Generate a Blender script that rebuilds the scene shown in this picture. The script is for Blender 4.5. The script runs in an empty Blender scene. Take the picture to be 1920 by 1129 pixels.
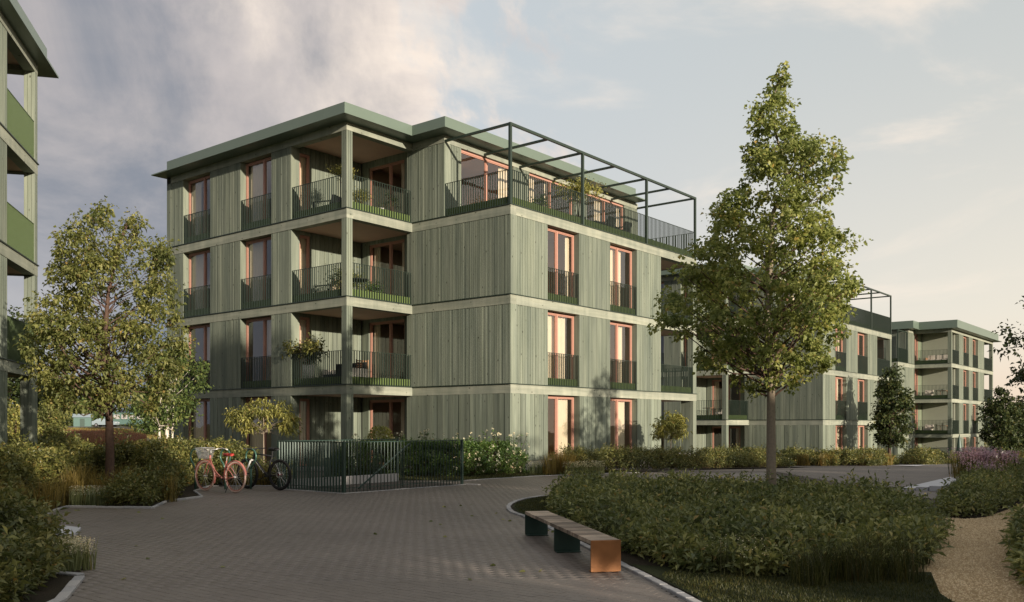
import bpy, math, random
import numpy as np
from mathutils import Vector, Matrix
R = math.radians
scene = bpy.context.scene
COL = scene.collection

# ------------------------------------------------------------------ camera
EYE = 1.56
cam_d = bpy.data.cameras.new('camera')
cam = bpy.data.objects.new('camera', cam_d); COL.objects.link(cam)
cam.location = (0, 0, EYE); cam.rotation_euler = (R(90), 0, 0)
cam_d.sensor_width = 36.0; cam_d.lens = 36.0 * 1715.0 / 1920.0
cam_d.shift_y = (798.0 - 564.5) / 1920.0
cam_d.clip_start = 0.1; cam_d.clip_end = 6000
scene.camera = cam

# ------------------------------------------------------------------ light
U = np.array([.631, .776]); U = U / np.linalg.norm(U); V = np.array([-U[1], U[0]])
SUN_EL = R(10.5); SUN_AZ = R(12.5)          # a little to the street side of the facade normal
sd = -V * math.cos(SUN_AZ) - U * math.sin(SUN_AZ)
SUN = Vector((sd[0] * math.cos(SUN_EL), sd[1] * math.cos(SUN_EL), math.sin(SUN_EL)))
sl = bpy.data.lights.new('sun', 'SUN'); sl.energy = 5.0; sl.angle = R(0.6); sl.color = (1.0, .86, .70)
so = bpy.data.objects.new('sun', sl); COL.objects.link(so)
so.rotation_euler = (-SUN).to_track_quat('-Z', 'Y').to_euler(); so.location = SUN * 60

world = bpy.data.worlds.new('World'); scene.world = world; world.use_nodes = True


def build_world():
    nt = world.node_tree; N = nt.nodes; L = nt.links
    for n in list(N): N.remove(n)
    out = N.new('ShaderNodeOutputWorld'); bg = N.new('ShaderNodeBackground'); L.new(bg.outputs[0], out.inputs[0])
    bg.inputs['Strength'].default_value = 0.1
    sky = N.new('ShaderNodeTexSky'); sky.sky_type = 'NISHITA'; sky.sun_disc = False
    sky.sun_elevation = SUN_EL; sky.sun_rotation = math.atan2(SUN.x, SUN.y)
    sky.air_density = 1.0; sky.dust_density = 2.0; sky.ozone_density = 1.2
    tc = N.new('ShaderNodeTexCoord'); sep = N.new('ShaderNodeSeparateXYZ'); L.new(tc.outputs['Generated'], sep.inputs[0])

    def m(op, a, b=None, c=None, clamp=False):
        n = N.new('ShaderNodeMath'); n.operation = op; n.use_clamp = clamp
        for i, q in enumerate((a, b, c)):
            if q is None: continue
            if isinstance(q, (int, float)): n.inputs[i].default_value = q
            else: L.new(q, n.inputs[i])
        return n.outputs[0]

    def ss(x, a, b):
        n = N.new('ShaderNodeMapRange'); n.interpolation_type = 'SMOOTHSTEP'
        L.new(x, n.inputs[0]); n.inputs[1].default_value = a; n.inputs[2].default_value = b
        return n.outputs[0]

    def mix(f, a, b):
        n = N.new('ShaderNodeMix'); n.data_type = 'RGBA'
        if isinstance(f, (int, float)): n.inputs[0].default_value = f
        else: L.new(f, n.inputs[0])
        for s, q in ((6, a), (7, b)):
            if isinstance(q, tuple): n.inputs[s].default_value = (*q, 1)
            else: L.new(q, n.inputs[s])
        return n.outputs[2]

    X, Y, Z = sep.outputs
    zc = m('MAXIMUM', Z, 0.0)
    # planar cloud layer coordinates
    den = m('ADD', zc, 0.16)
    cx = m('DIVIDE', X, den); cy = m('DIVIDE', Y, den)
    comb = N.new('ShaderNodeCombineXYZ'); L.new(cx, comb.inputs[0]); L.new(cy, comb.inputs[1])

    def noise(scale, detail, rough, dist, off, sc=(1, 1, 1), rot=0, vec=None):
        mp = N.new('ShaderNodeMapping'); L.new(vec or comb.outputs[0], mp.inputs[0])
        mp.inputs['Location'].default_value = off; mp.inputs['Scale'].default_value = sc
        mp.inputs['Rotation'].default_value = (0, 0, rot)
        n = N.new('ShaderNodeTexNoise'); L.new(mp.outputs[0], n.inputs['Vector'])
        n.inputs['Scale'].default_value = scale; n.inputs['Detail'].default_value = detail
        n.inputs['Roughness'].default_value = rough; n.inputs['Distortion'].default_value = dist
        return n.outputs[0]

    # clear evening air: pale blue grey overhead, cream towards the low right
    az = ss(X, -0.62, 0.62)                       # 0 far left .. 1 far right
    low = ss(zc, 0.42, 0.02)
    clear = mix(low, (4.6, 4.75, 4.6), (7.0, 6.35, 5.3))
    clear = mix(az, mix(low, (4.2, 4.7, 5.2), (2.9, 3.5, 4.5)), clear)
    peach = m('MULTIPLY', ss(zc, 0.12, 0.0), ss(X, 0.25, 0.6))
    clear = mix(m('MULTIPLY', peach, 0.7), clear, (7.2, 5.0, 3.5))
    clear = mix(0.88, sky.outputs[0], clear)
    # heavy bank of cloud on the left
    D3 = tc.outputs['Generated']
    nA = noise(2.7, 12, 0.60, 0.3, (3.1, 1.7, 0.4), (1, 1, 1.15), vec=D3)
    bias = m('MULTIPLY', m('SUBTRACT', 0.02, X), 0.95)
    dA = m('ADD', nA, bias)
    mA = ss(dA, 0.51, 0.585)
    core = ss(dA, 0.55, 0.82)
    nB = noise(3.8, 12, 0.60, 0.5, (1.9, 5.2, 2.3), (1, 1, 1.25), vec=D3)
    warm = mix(ss(nB, 0.38, 0.62), (7.4, 6.4, 5.5), (4.6, 4.2, 4.1))
    grey = mix(ss(nB, 0.38, 0.64), (1.75, 1.9, 2.25), (3.9, 3.55, 3.5))
    grey = mix(m('MULTIPLY', ss(zc, 0.36, 0.06), 0.75), grey, mix(ss(nB, 0.46, 0.70), (1.45, 1.75, 2.2), (2.9, 3.1, 3.4)))
    cloudA = mix(core, warm, grey)
    col = mix(m('MULTIPLY', mA, 0.95), clear, cloudA)
    # thin warm streaks over the rest of the sky
    nC = noise(2.6, 9, 0.58, 0.4, (7.9, 2.2, 0.3), (1, 1, 3.0), vec=D3)
    mC = m('MULTIPLY', ss(nC, 0.46, 0.64), m('MULTIPLY', ss(zc, 0.03, 0.16), 0.60))
    mC = m('MULTIPLY', mC, m('SUBTRACT', 1.0, m('MULTIPLY', mA, 0.9)))
    col = mix(mC, col, (7.9, 6.7, 5.6))
    # below the horizon
    col = mix(ss(Z, 0.0, -0.06), col, (1.6, 1.5, 1.3))
    L.new(col, bg.inputs[0])


build_world()
scene.view_settings.view_transform = 'Standard'; scene.view_settings.look = 'None'
scene.view_settings.exposure = 0.50; scene.view_settings.gamma = 1.0; scene.view_settings.use_curve_mapping = False
scene.cycles.max_bounces = 7; scene.cycles.transparent_max_bounces = 12; scene.cycles.diffuse_bounces = 5
scene.cycles.glossy_bounces = 3; scene.cycles.caustics_reflective = False; scene.cycles.caustics_refractive = False


# ------------------------------------------------------------------ materials
def nodes_of(name):
    m = bpy.data.materials.new(name); m.use_nodes = True
    nt = m.node_tree
    return m, nt, nt.nodes['Principled BSDF']


def simple(name, col, rough=.6, metal=0.0, spec=.4, var=.12, scale=6.0, bump=0.0):
    m, nt, b = nodes_of(name)
    N, L = nt.nodes, nt.links
    tc = N.new('ShaderNodeTexCoord'); no = N.new('ShaderNodeTexNoise')
    no.inputs['Scale'].default_value = scale; no.inputs['Detail'].default_value = 5
    L.new(tc.outputs['Object'], no.inputs['Vector'])
    mr = N.new('ShaderNodeMix'); mr.data_type = 'RGBA'
    L.new(no.outputs[0], mr.inputs[0])
    mr.inputs[6].default_value = (*[c * (1 - var) for c in col], 1); mr.inputs[7].default_value = (*[min(1, c * (1 + var)) for c in col], 1)
    L.new(mr.outputs[2], b.inputs['Base Color'])
    b.inputs['Roughness'].default_value = rough; b.inputs['Metallic'].default_value = metal
    b.inputs['Specular IOR Level'].default_value = spec
    if bump:
        bp = N.new('ShaderNodeBump'); bp.inputs['Strength'].default_value = bump; bp.inputs['Distance'].default_value = .02
        L.new(no.outputs[0], bp.inputs['Height']); L.new(bp.outputs[0], b.inputs['Normal'])
    return m


def wood(name, c0, c1, sc, rough=.75, knots=True, knot_col=(.05, .055, .04), objvar=.12, wear=None):
    """stained timber: long grain, streaks, knots; sc = texture scale along local x, y, z"""
    m, nt, b = nodes_of(name)
    N, L = nt.nodes, nt.links
    tc = N.new('ShaderNodeTexCoord')
    oi = N.new('ShaderNodeObjectInfo')
    add = N.new('ShaderNodeVectorMath'); add.operation = 'ADD'
    cmb = N.new('ShaderNodeCombineXYZ')
    mul = N.new('ShaderNodeMath'); mul.operation = 'MULTIPLY'; mul.inputs[1].default_value = 37.0
    L.new(oi.outputs['Random'], mul.inputs[0])
    for i in range(3): L.new(mul.outputs[0], cmb.inputs[i])
    L.new(tc.outputs['Object'], add.inputs[0]); L.new(cmb.outputs[0], add.inputs[1])

    def nz(scale, mult, detail=5, rough_=.6, dist=0.0):
        mp = N.new('ShaderNodeMapping'); L.new(add.outputs[0], mp.inputs[0]); mp.inputs['Scale'].default_value = tuple(q * mult for q in sc)
        n = N.new('ShaderNodeTexNoise'); n.inputs['Scale'].default_value = scale; n.inputs['Detail'].default_value = detail
        n.inputs['Roughness'].default_value = rough_; n.inputs['Distortion'].default_value = dist
        L.new(mp.outputs[0], n.inputs['Vector'])
        return n.outputs[0]

    def ramp(x, a, bb, ca, cb):
        r = N.new('ShaderNodeValToRGB'); r.color_ramp.elements[0].position = a; r.color_ramp.elements[1].position = bb
        r.color_ramp.elements[0].color = (*ca, 1); r.color_ramp.elements[1].color = (*cb, 1)
        L.new(x, r.inputs[0]); return r.outputs[0]

    g = nz(1.0, 1.0, 6, .62, .3); g2 = nz(1.0, .28, 4)
    base = ramp(g, .30, .70, c0, c1)
    mx = N.new('ShaderNodeMix'); mx.data_type = 'RGBA'; mx.blend_type = 'MULTIPLY'; mx.inputs[0].default_value = 1.0
    L.new(base, mx.inputs[6]); L.new(ramp(g2, .32, .68, (.74, .76, .77), (1.15, 1.13, 1.09)), mx.inputs[7])
    cur = mx.outputs[2]
    mw = N.new('ShaderNodeMix'); mw.data_type = 'RGBA'; mw.blend_type = 'MULTIPLY'; mw.inputs[0].default_value = 1.0      # weathering: broad run marks
    mpw = N.new('ShaderNodeMapping'); L.new(tc.outputs['Object'], mpw.inputs[0]); mpw.inputs['Scale'].default_value = (1.7, 1.7, .16)
    nw = N.new('ShaderNodeTexNoise'); nw.inputs['Scale'].default_value = 1.6; nw.inputs['Detail'].default_value = 5; nw.inputs['Roughness'].default_value = .65; L.new(mpw.outputs[0], nw.inputs['Vector'])
    L.new(cur, mw.inputs[6]); L.new(ramp(nw.outputs[0], .34, .66, (.80, .83, .82), (1.10, 1.09, 1.07)), mw.inputs[7]); cur = mw.outputs[2]
    mo = N.new('ShaderNodeMix'); mo.data_type = 'RGBA'; mo.blend_type = 'MULTIPLY'; mo.inputs[0].default_value = 1.0
    L.new(cur, mo.inputs[6]); L.new(ramp(oi.outputs['Random'], 0, 1, (1 - objvar,) * 3, (1 + objvar * .6,) * 3), mo.inputs[7])
    cur = mo.outputs[2]
    if knots:
        mp = N.new('ShaderNodeMapping'); L.new(add.outputs[0], mp.inputs[0])
        mp.inputs['Scale'].default_value = tuple(2.0 + q * .22 for q in sc)
        vo = N.new('ShaderNodeTexVoronoi'); vo.inputs['Scale'].default_value = 1.15; L.new(mp.outputs[0], vo.inputs['Vector'])
        kn = ramp(vo.outputs['Distance'], .05, .12, (1, 1, 1), (0, 0, 0))
        mk = N.new('ShaderNodeMix'); mk.data_type = 'RGBA'; L.new(kn, mk.inputs[0]); L.new(cur, mk.inputs[6]); mk.inputs[7].default_value = (*knot_col, 1)
        cur = mk.outputs[2]
    L.new(cur, b.inputs['Base Color']); b.inputs['Roughness'].default_value = rough; b.inputs['Specular IOR Level'].default_value = .25
    bp = N.new('ShaderNodeBump'); bp.inputs['Strength'].default_value = .25; bp.inputs['Distance'].default_value = .004
    L.new(g, bp.inputs['Height']); L.new(bp.outputs[0], b.inputs['Normal'])
    return m


def leafmat(name, c0, c1, c2, transl=.3, rough=.5, spec=.35):
    m, nt, b = nodes_of(name)
    N, L = nt.nodes, nt.links
    ge = N.new('ShaderNodeNewGeometry')
    r = N.new('ShaderNodeValToRGB'); r.color_ramp.elements[0].color = (*c0, 1); r.color_ramp.elements[1].color = (*c2, 1)
    e = r.color_ramp.elements.new(.55); e.color = (*c1, 1)
    e = r.color_ramp.elements.new(.955); e.color = (*c2, 1)
    r.color_ramp.elements[-1].color = (c2[0] * 1.05, c2[1] * .72, c2[2] * .6, 1)
    L.new(ge.outputs['Random Per Island'], r.inputs[0])
    tc = N.new('ShaderNodeTexCoord'); no = N.new('ShaderNodeTexNoise'); no.inputs['Scale'].default_value = 1.4; no.inputs['Detail'].default_value = 2
    L.new(tc.outputs['Object'], no.inputs['Vector'])
    r2 = N.new('ShaderNodeValToRGB'); r2.color_ramp.elements[0].position = .3; r2.color_ramp.elements[1].position = .7
    r2.color_ramp.elements[0].color = (.62, .68, .66, 1); r2.color_ramp.elements[1].color = (1.36, 1.24, 1.02, 1)
    L.new(no.outputs[0], r2.inputs[0])
    mx = N.new('ShaderNodeMix'); mx.data_type = 'RGBA'; mx.blend_type = 'MULTIPLY'; mx.inputs[0].default_value = 1
    L.new(r.outputs[0], mx.inputs[6]); L.new(r2.outputs[0], mx.inputs[7])
    L.new(mx.outputs[2], b.inputs['Base Color']); b.inputs['Roughness'].default_value = rough; b.inputs['Specular IOR Level'].default_value = spec
    t = N.new('ShaderNodeBsdfTranslucent'); L.new(mx.outputs[2], t.inputs[0])
    ms = N.new('ShaderNodeMixShader'); ms.inputs[0].default_value = transl
    L.new(b.outputs[0], ms.inputs[1]); L.new(t.outputs[0], ms.inputs[2])
    out = [n for n in N if n.type == 'OUTPUT_MATERIAL'][0]; L.new(ms.outputs[0], out.inputs[0])
    return m


def glass(name, tint=(.90, .92, .91)):
    m, nt, b = nodes_of(name); N, L = nt.nodes, nt.links
    N.remove(b)
    tr = N.new('ShaderNodeBsdfTransparent'); tr.inputs[0].default_value = (*tint, 1)
    gl = N.new('ShaderNodeBsdfGlossy'); wn = N.new('ShaderNodeTexNoise'); wn.inputs['Scale'].default_value = .9; wb = N.new('ShaderNodeBump'); wb.inputs['Strength'].default_value = .12; wb.inputs['Distance'].default_value = .05
    tcg = N.new('ShaderNodeTexCoord'); L.new(tcg.outputs['Object'], wn.inputs['Vector']); L.new(wn.outputs[0], wb.inputs['Height']); L.new(wb.outputs[0], gl.inputs['Normal'])
    gl.inputs['Roughness'].default_value = .01; gl.inputs['Color'].default_value = (.95, .95, .95, 1)
    lw = N.new('ShaderNodeLayerWeight'); lw.inputs['Blend'].default_value = .5      # Facing = 1 - |cos|
    pw = N.new('ShaderNodeMath'); pw.operation = 'POWER'; L.new(lw.outputs['Facing'], pw.inputs[0]); pw.inputs[1].default_value = 3.0
    mr = N.new('ShaderNodeMapRange'); L.new(pw.outputs[0], mr.inputs[0]); mr.inputs[3].default_value = .13; mr.inputs[4].default_value = .95
    ms = N.new('ShaderNodeMixShader'); L.new(mr.outputs[0], ms.inputs[0]); L.new(tr.outputs[0], ms.inputs[1]); L.new(gl.outputs[0], ms.inputs[2])
    out = [n for n in N if n.type == 'OUTPUT_MATERIAL'][0]; L.new(ms.outputs[0], out.inputs[0])
    return m


def island_mat(name, cols, rough=.7, spec=.3, noise=9.0, bump=.15):
    m, nt, b = nodes_of(name); N, L = nt.nodes, nt.links
    ge = N.new('ShaderNodeNewGeometry'); oi = N.new('ShaderNodeObjectInfo')
    ad = N.new('ShaderNodeMath'); ad.operation = 'ADD'; L.new(ge.outputs['Random Per Island'], ad.inputs[0]); L.new(oi.outputs['Random'], ad.inputs[1])
    fr = N.new('ShaderNodeMath'); fr.operation = 'FRACT'; L.new(ad.outputs[0], fr.inputs[0])
    r = N.new('ShaderNodeValToRGB')
    r.color_ramp.elements[0].color = (*cols[0], 1); r.color_ramp.elements[1].color = (*cols[-1], 1)
    for i, c in enumerate(cols[1:-1]):
        e = r.color_ramp.elements.new((i + 1) / (len(cols) - 1)); e.color = (*c, 1)
    L.new(fr.outputs[0], r.inputs[0])
    no = N.new('ShaderNodeTexNoise'); no.inputs['Scale'].default_value = noise; no.inputs['Detail'].default_value = 6
    L.new(ge.outputs['Position'], no.inputs['Vector'])
    no2 = N.new('ShaderNodeTexNoise'); no2.inputs['Scale'].default_value = .35; no2.inputs['Detail'].default_value = 4
    L.new(ge.outputs['Position'], no2.inputs['Vector'])
    mm = N.new('ShaderNodeMath'); mm.operation = 'MULTIPLY_ADD'; L.new(no.outputs[0], mm.inputs[0]); mm.inputs[1].default_value = .7; mm.inputs[2].default_value = .30
    m3 = N.new('ShaderNodeMath'); m3.operation = 'ADD'; L.new(mm.outputs[0], m3.inputs[0]); L.new(no2.outputs[0], m3.inputs[1])
    vm = N.new('ShaderNodeVectorMath'); vm.operation = 'SCALE'; L.new(r.outputs[0], vm.inputs[0]); L.new(m3.outputs[0], vm.inputs['Scale'])
    L.new(vm.outputs[0], b.inputs['Base Color']); b.inputs['Roughness'].default_value = rough; b.inputs['Specular IOR Level'].default_value = spec
    bp = N.new('ShaderNodeBump'); bp.inputs['Strength'].default_value = bump; bp.inputs['Distance'].default_value = .01
    L.new(no.outputs[0], bp.inputs['Height']); L.new(bp.outputs[0], b.inputs['Normal'])
    return m


def ground_mat(name, c0, c1, c2, s1=.35, s2=14.0, rough=.95, bump=.4, dist=.03):
    m, nt, b = nodes_of(name); N, L = nt.nodes, nt.links
    ge = N.new('ShaderNodeNewGeometry')
    a = N.new('ShaderNodeTexNoise'); a.inputs['Scale'].default_value = s1; a.inputs['Detail'].default_value = 6; L.new(ge.outputs['Position'], a.inputs['Vector'])
    d = N.new('ShaderNodeTexNoise'); d.inputs['Scale'].default_value = s2; d.inputs['Detail'].default_value = 6; d.inputs['Roughness'].default_value = .7; L.new(ge.outputs['Position'], d.inputs['Vector'])
    r = N.new('ShaderNodeValToRGB'); r.color_ramp.elements[0].position = .35; r.color_ramp.elements[1].position = .65
    r.color_ramp.elements[0].color = (*c0, 1); r.color_ramp.elements[1].color = (*c1, 1); L.new(a.outputs[0], r.inputs[0])
    r2 = N.new('ShaderNodeValToRGB'); r2.color_ramp.elements[0].position = .42; r2.color_ramp.elements[1].position = .62
    L.new(d.outputs[0], r2.inputs[0])
    mx = N.new('ShaderNodeMix'); mx.data_type = 'RGBA'; L.new(r2.outputs[0], mx.inputs[0]); L.new(r.outputs[0], mx.inputs[6]); mx.inputs[7].default_value = (*c2, 1)
    L.new(mx.outputs[2], b.inputs['Base Color']); b.inputs['Roughness'].default_value = rough; b.inputs['Specular IOR Level'].default_value = .15
    bp = N.new('ShaderNodeBump'); bp.inputs['Strength'].default_value = bump; bp.inputs['Distance'].default_value = dist
    L.new(d.outputs[0], bp.inputs['Height']); L.new(bp.outputs[0], b.inputs['Normal'])
    return m


def brickish(name):
    """paving seen far off: same pavers as material, rows along V"""
    m, nt, b = nodes_of(name); N, L = nt.nodes, nt.links
    ge = N.new('ShaderNodeNewGeometry'); mp = N.new('ShaderNodeMapping'); L.new(ge.outputs['Position'], mp.inputs[0])
    mp.inputs['Rotation'].default_value = (0, 0, -math.atan2(V[1], V[0]))
    br = N.new('ShaderNodeTexBrick'); L.new(mp.outputs[0], br.inputs['Vector'])
    br.inputs['Color1'].default_value = (.105, .090, .078, 1); br.inputs['Color2'].default_value = (.155, .132, .116, 1); br.inputs['Mortar'].default_value = (.04, .036, .033, 1)
    br.inputs['Scale'].default_value = 1.0; br.inputs['Brick Width'].default_value = .24; br.inputs['Row Height'].default_value = .12; br.inputs['Mortar Size'].default_value = .006
    no = N.new('ShaderNodeTexNoise'); no.inputs['Scale'].default_value = .5; no.inputs['Detail'].default_value = 5; L.new(ge.outputs['Position'], no.inputs['Vector'])
    r = N.new('ShaderNodeValToRGB'); r.color_ramp.elements[0].color = (.7, .7, .7, 1); r.color_ramp.elements[1].color = (1.25, 1.25, 1.25, 1); L.new(no.outputs[0], r.inputs[0])
    mx = N.new('ShaderNodeMix'); mx.data_type = 'RGBA'; mx.blend_type = 'MULTIPLY'; mx.inputs[0].default_value = 1
    L.new(br.outputs[0], mx.inputs[6]); L.new(r.outputs[0], mx.inputs[7]); L.new(mx.outputs[2], b.inputs['Base Color'])
    b.inputs['Roughness'].default_value = .75
    return m


M = {}
G0, G1 = (.168, .194, .154), (.230, .258, .213)
M['clad'] = wood('stained_cladding', G0, G1, (9, 9, .55))
M['band'] = wood('stained_beam', (.245, .262, .212), (.335, .352, .295), (.6, .6, 9))
M['board'] = wood('stained_board', (.155, .181, .141), (.246, .277, .229), (11, 11, .5), objvar=.22)
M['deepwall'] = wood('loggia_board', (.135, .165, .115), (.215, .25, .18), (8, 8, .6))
M['metal'] = simple('green_roof_metal', (.135, .180, .145), .40, .15, .5, .08, 1.5)
M['suntone_wall'] = simple('wall_with_sun_tone', (.32, .34, .27), .85, 0, .2, .05, 2)  # paler than the cladding: sunlight on the loggia back wall put into the colour
M['rail'] = simple('dark_green_steel', (.026, .042, .031), .42, .2, .5, .1)
M['kick'] = simple('green_kick_sheet', (.10, .145, .045), .5, 0, .4, .15, 2)
M['frame'] = simple('salmon_timber', (.42, .225, .17), .5, 0, .4, .10, 9)
M['soffit'] = simple('salmon_brown_soffit', (.54, .37, .285), .7, 0, .2, .10, 2.5)
M['glass'] = glass('window_glass')
M['room'] = simple('warm_room_wall', (.44, .29, .19), .8, 0, .1, .25, 1.2)
M['curtain'] = simple('linen_curtain', (.72, .60, .44), .9, 0, .1, .08, 3)
M['concrete'] = simple('pale_concrete', (.36, .35, .34), .85, 0, .2, .12, 5, .2)
M['granite'] = island_mat('granite_kerb', [(.20, .205, .215), (.27, .27, .275), (.34, .33, .32)], .7, .3, 60)
M['pale'] = simple('pale_stone', (.46, .47, .50), .7, 0, .3, .10, 8, .1)
M['paver'] = island_mat('brown_paver', [(.112, .095, .083), (.121, .103, .090), (.131, .112, .098), (.117, .101, .089)], .50, .5, 70)
M['joint'] = ground_mat('sand_joint', (.065, .056, .049), (.075, .066, .058), (.08, .07, .062))
M['farpave'] = brickish('far_paving')
M['soil'] = ground_mat('dark_soil', (.018, .014, .010), (.035, .027, .018), (.025, .022, .012), 1.2, 20)
M['lawn'] = ground_mat('lawn_ground', (.020, .026, .009), (.030, .036, .012), (.016, .021, .008), .8, 30)
M['meadow'] = ground_mat('meadow', (.10, .10, .045), (.14, .10, .06), (.07, .085, .03), .08, 1.2)
M['gravel'] = ground_mat('tan_gravel', (.40, .29, .155), (.50, .375, .215), (.27, .19, .10), 1.0, 55, .95, .9, .02)
M['asphalt'] = ground_mat('road_asphalt', (.12, .11, .10), (.16, .15, .14), (.13, .12, .11), .2, 9)
M['bark'] = simple('brown_bark', (.095, .062, .048), .9, 0, .1, .35, 18, .6)
M['greybark'] = simple('grey_bark', (.25, .21, .16), .9, 0, .1, .30, 22, .5)
M['birch'] = simple('white_birch_bark', (.66, .60, .52), .8, 0, .2, .25, 14, .3)
M['twig'] = simple('dark_twig', (.05, .036, .022), .9, 0, .1, .2, 10)
M['maple'] = leafmat('maple_leaves', (.155, .20, .055), (.275, .325, .10), (.44, .475, .19), .5)
M['gold'] = leafmat('olive_gold_leaves', (.122, .148, .046), (.215, .24, .08), (.36, .37, .165), .5)
M['birchleaf'] = leafmat('birch_leaves', (.075, .125, .040), (.13, .195, .065), (.22, .27, .10), .45)
M['yellowleaf'] = leafmat('yellow_leaves', (.19, .20, .055), (.31, .32, .095), (.45, .45, .18), .4)
M['darkleaf'] = leafmat('dark_leaves', (.030, .052, .020), (.058, .082, .030), (.10, .12, .042), .3)
M['shrub'] = leafmat('laurel_leaves', (.090, .120, .042), (.178, .208, .074), (.32, .335, .135), .35, .42, .45)
M['shrub_left'] = leafmat('olive_shrub_leaves', (.080, .100, .032), (.155, .172, .056), (.28, .27, .10), .35, .42, .45)
M['hedge'] = leafmat('hedge_leaves', (.040, .085, .022), (.08, .150, .036), (.13, .21, .055), .28, .42, .45)
M['strawgrass'] = leafmat('straw_grass', (.13, .10, .026), (.21, .165, .045), (.32, .25, .08), .34)
M['greengrass'] = leafmat('green_grass', (.032, .042, .013), (.055, .064, .019), (.09, .09, .028), .34)
M['redgrass'] = leafmat('red_meadow_grass', (.20, .075, .055), (.26, .12, .08), (.18, .13, .06), .34)
M['white'] = leafmat('white_petals', (.62, .60, .48), (.75, .72, .58), (.85, .80, .66), .3)
M['paleleaf'] = leafmat('pale_herb_leaves', (.13, .16, .075), (.20, .235, .11), (.28, .30, .16), .3)
M['pink'] = leafmat('mauve_petals', (.42, .27, .38), (.56, .38, .50), (.68, .52, .60), .3)
M['cream'] = simple('cream_fabric', (.66, .62, .54), .9, 0, .1, .06, 4)
M['black'] = simple('black_steel', (.018, .018, .020), .45, .2, .5, .1)
M['teak'] = simple('teak', (.30, .16, .085), .6, 0, .3, .2, 14)
M['terracotta'] = simple('terracotta', (.28, .20, .15), .8, 0, .2, .15, 5)
M['whitepot'] = simple('white_glaze', (.70, .68, .64), .4, 0, .5, .05, 3)


# ------------------------------------------------------------------ mesh helpers
class MB:
    def __init__(s): s.v, s.f, s.mi = [], [], []

    def hexa(s, p, mi=0):
        b = len(s.v); s.v += [tuple(q) for q in p]
        for q in ((0, 3, 2, 1), (4, 5, 6, 7), (0, 1, 5, 4), (1, 2, 6, 5), (2, 3, 7, 6), (3, 0, 4, 7)):
            s.f.append(tuple(b + i for i in q)); s.mi.append(mi)
        return s

    def box(s, x0, x1, y0, y1, z0, z1, mi=0):
        return s.hexa([(x0, y0, z0), (x1, y0, z0), (x1, y1, z0), (x0, y1, z0), (x0, y0, z1), (x1, y0, z1), (x1, y1, z1), (x0, y1, z1)], mi)

    def prism(s, pts, z0, z1, mi=0):
        b = len(s.v); n = len(pts)
        s.v += [(x, y, z0) for x, y in pts] + [(x, y, z1) for x, y in pts]
        s.f.append(tuple(b + i for i in range(n))[::-1]); s.f.append(tuple(b + n + i for i in range(n))); s.mi += [mi, mi]
        for i in range(n):
            j = (i + 1) % n; s.f.append((b + i, b + j, b + n + j, b + n + i)); s.mi.append(mi)
        return s

    def quad(s, p, mi=0):
        b = len(s.v); s.v += [tuple(q) for q in p]; s.f.append(tuple(range(b, b + len(p)))); s.mi.append(mi); return s

    def tube(s, pts, rad, n=6, closed=False, mi=0):
        P = [Vector(p) for p in pts]; m = len(P); b = len(s.v)
        if isinstance(rad, (int, float)): rad = [rad] * m
        prev = None
        for i in range(m):
            if closed: t = P[(i + 1) % m] - P[i - 1]
            else: t = P[min(i + 1, m - 1)] - P[max(i - 1, 0)]
            if t.length < 1e-9: t = Vector((0, 0, 1))
            t.normalize()
            ref = prev if prev is not None else (Vector((0, 0, 1)) if abs(t.z) < .9 else Vector((1, 0, 0)))
            a = ref - t * ref.dot(t)
            if a.length < 1e-6: a = t.orthogonal()
            a.normalize(); c = t.cross(a); prev = a
            for k in range(n):
                w = 2 * math.pi * k / n
                s.v.append(tuple(P[i] + (a * math.cos(w) + c * math.sin(w)) * rad[i]))
        for i in range(m if closed else m - 1):
            i2 = (i + 1) % m
            for k in range(n):
                k2 = (k + 1) % n
                s.f.append((b + i * n + k, b + i * n + k2, b + i2 * n + k2, b + i2 * n + k)); s.mi.append(mi)
        if not closed:
            s.f.append(tuple(b + k for k in range(n))[::-1]); s.f.append(tuple(b + (m - 1) * n + k for k in range(n))); s.mi += [mi, mi]
        return s

    def lathe(s, prof, n=16, c=(0, 0, 0), mi=0):
        b = len(s.v)
        for r, z in prof:
            for k in range(n):
                w = 2 * math.pi * k / n; s.v.append((c[0] + r * math.cos(w), c[1] + r * math.sin(w), c[2] + z))
        for i in range(len(prof) - 1):
            for k in range(n):
                k2 = (k + 1) % n; s.f.append((b + i * n + k, b + i * n + k2, b + (i + 1) * n + k2, b + (i + 1) * n + k)); s.mi.append(mi)
        s.f.append(tuple(b + k for k in range(n))[::-1]); s.f.append(tuple(b + (len(prof) - 1) * n + k for k in range(n))); s.mi += [mi, mi]
        return s

    def mesh(s, name, mats, smooth=False):
        me = bpy.data.meshes.new(name); me.from_pydata(s.v, [], s.f)
        for m in (mats if isinstance(mats, (list, tuple)) else [mats]): me.materials.append(m)
        if any(s.mi): me.polygons.foreach_set('material_index', s.mi)
        if smooth: me.polygons.foreach_set('use_smooth', [True] * len(me.polygons))
        me.update(); return me

    def build(s, name, mats, parent=None, smooth=False, loc=None, rz=0):
        return obj(name, s.mesh(name, mats, smooth), parent, loc, rz)


def obj(name, me, parent=None, loc=None, rz=0):
    o = bpy.data.objects.new(name, me); COL.objects.link(o)
    if parent is not None: o.parent = parent
    if loc is not None: o.location = loc
    if rz: o.rotation_euler = (0, 0, rz)
    return o


def tag(o, label=None, cat=None, group=None, kind=None):
    if label: o['label'] = label
    if cat: o['category'] = cat
    if group: o['group'] = group
    if kind: o['kind'] = kind
    return o


def thing(name, label, cat, loc=(0, 0, 0), rz=0, group=None):
    o = obj(name, None, None, loc, rz); o.empty_display_size = .3
    return tag(o, label, cat, group)


def smooth01(x, a, b):
    t = min(1, max(0, (x - a) / (b - a))); return t * t * (3 - 2 * t)


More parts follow.
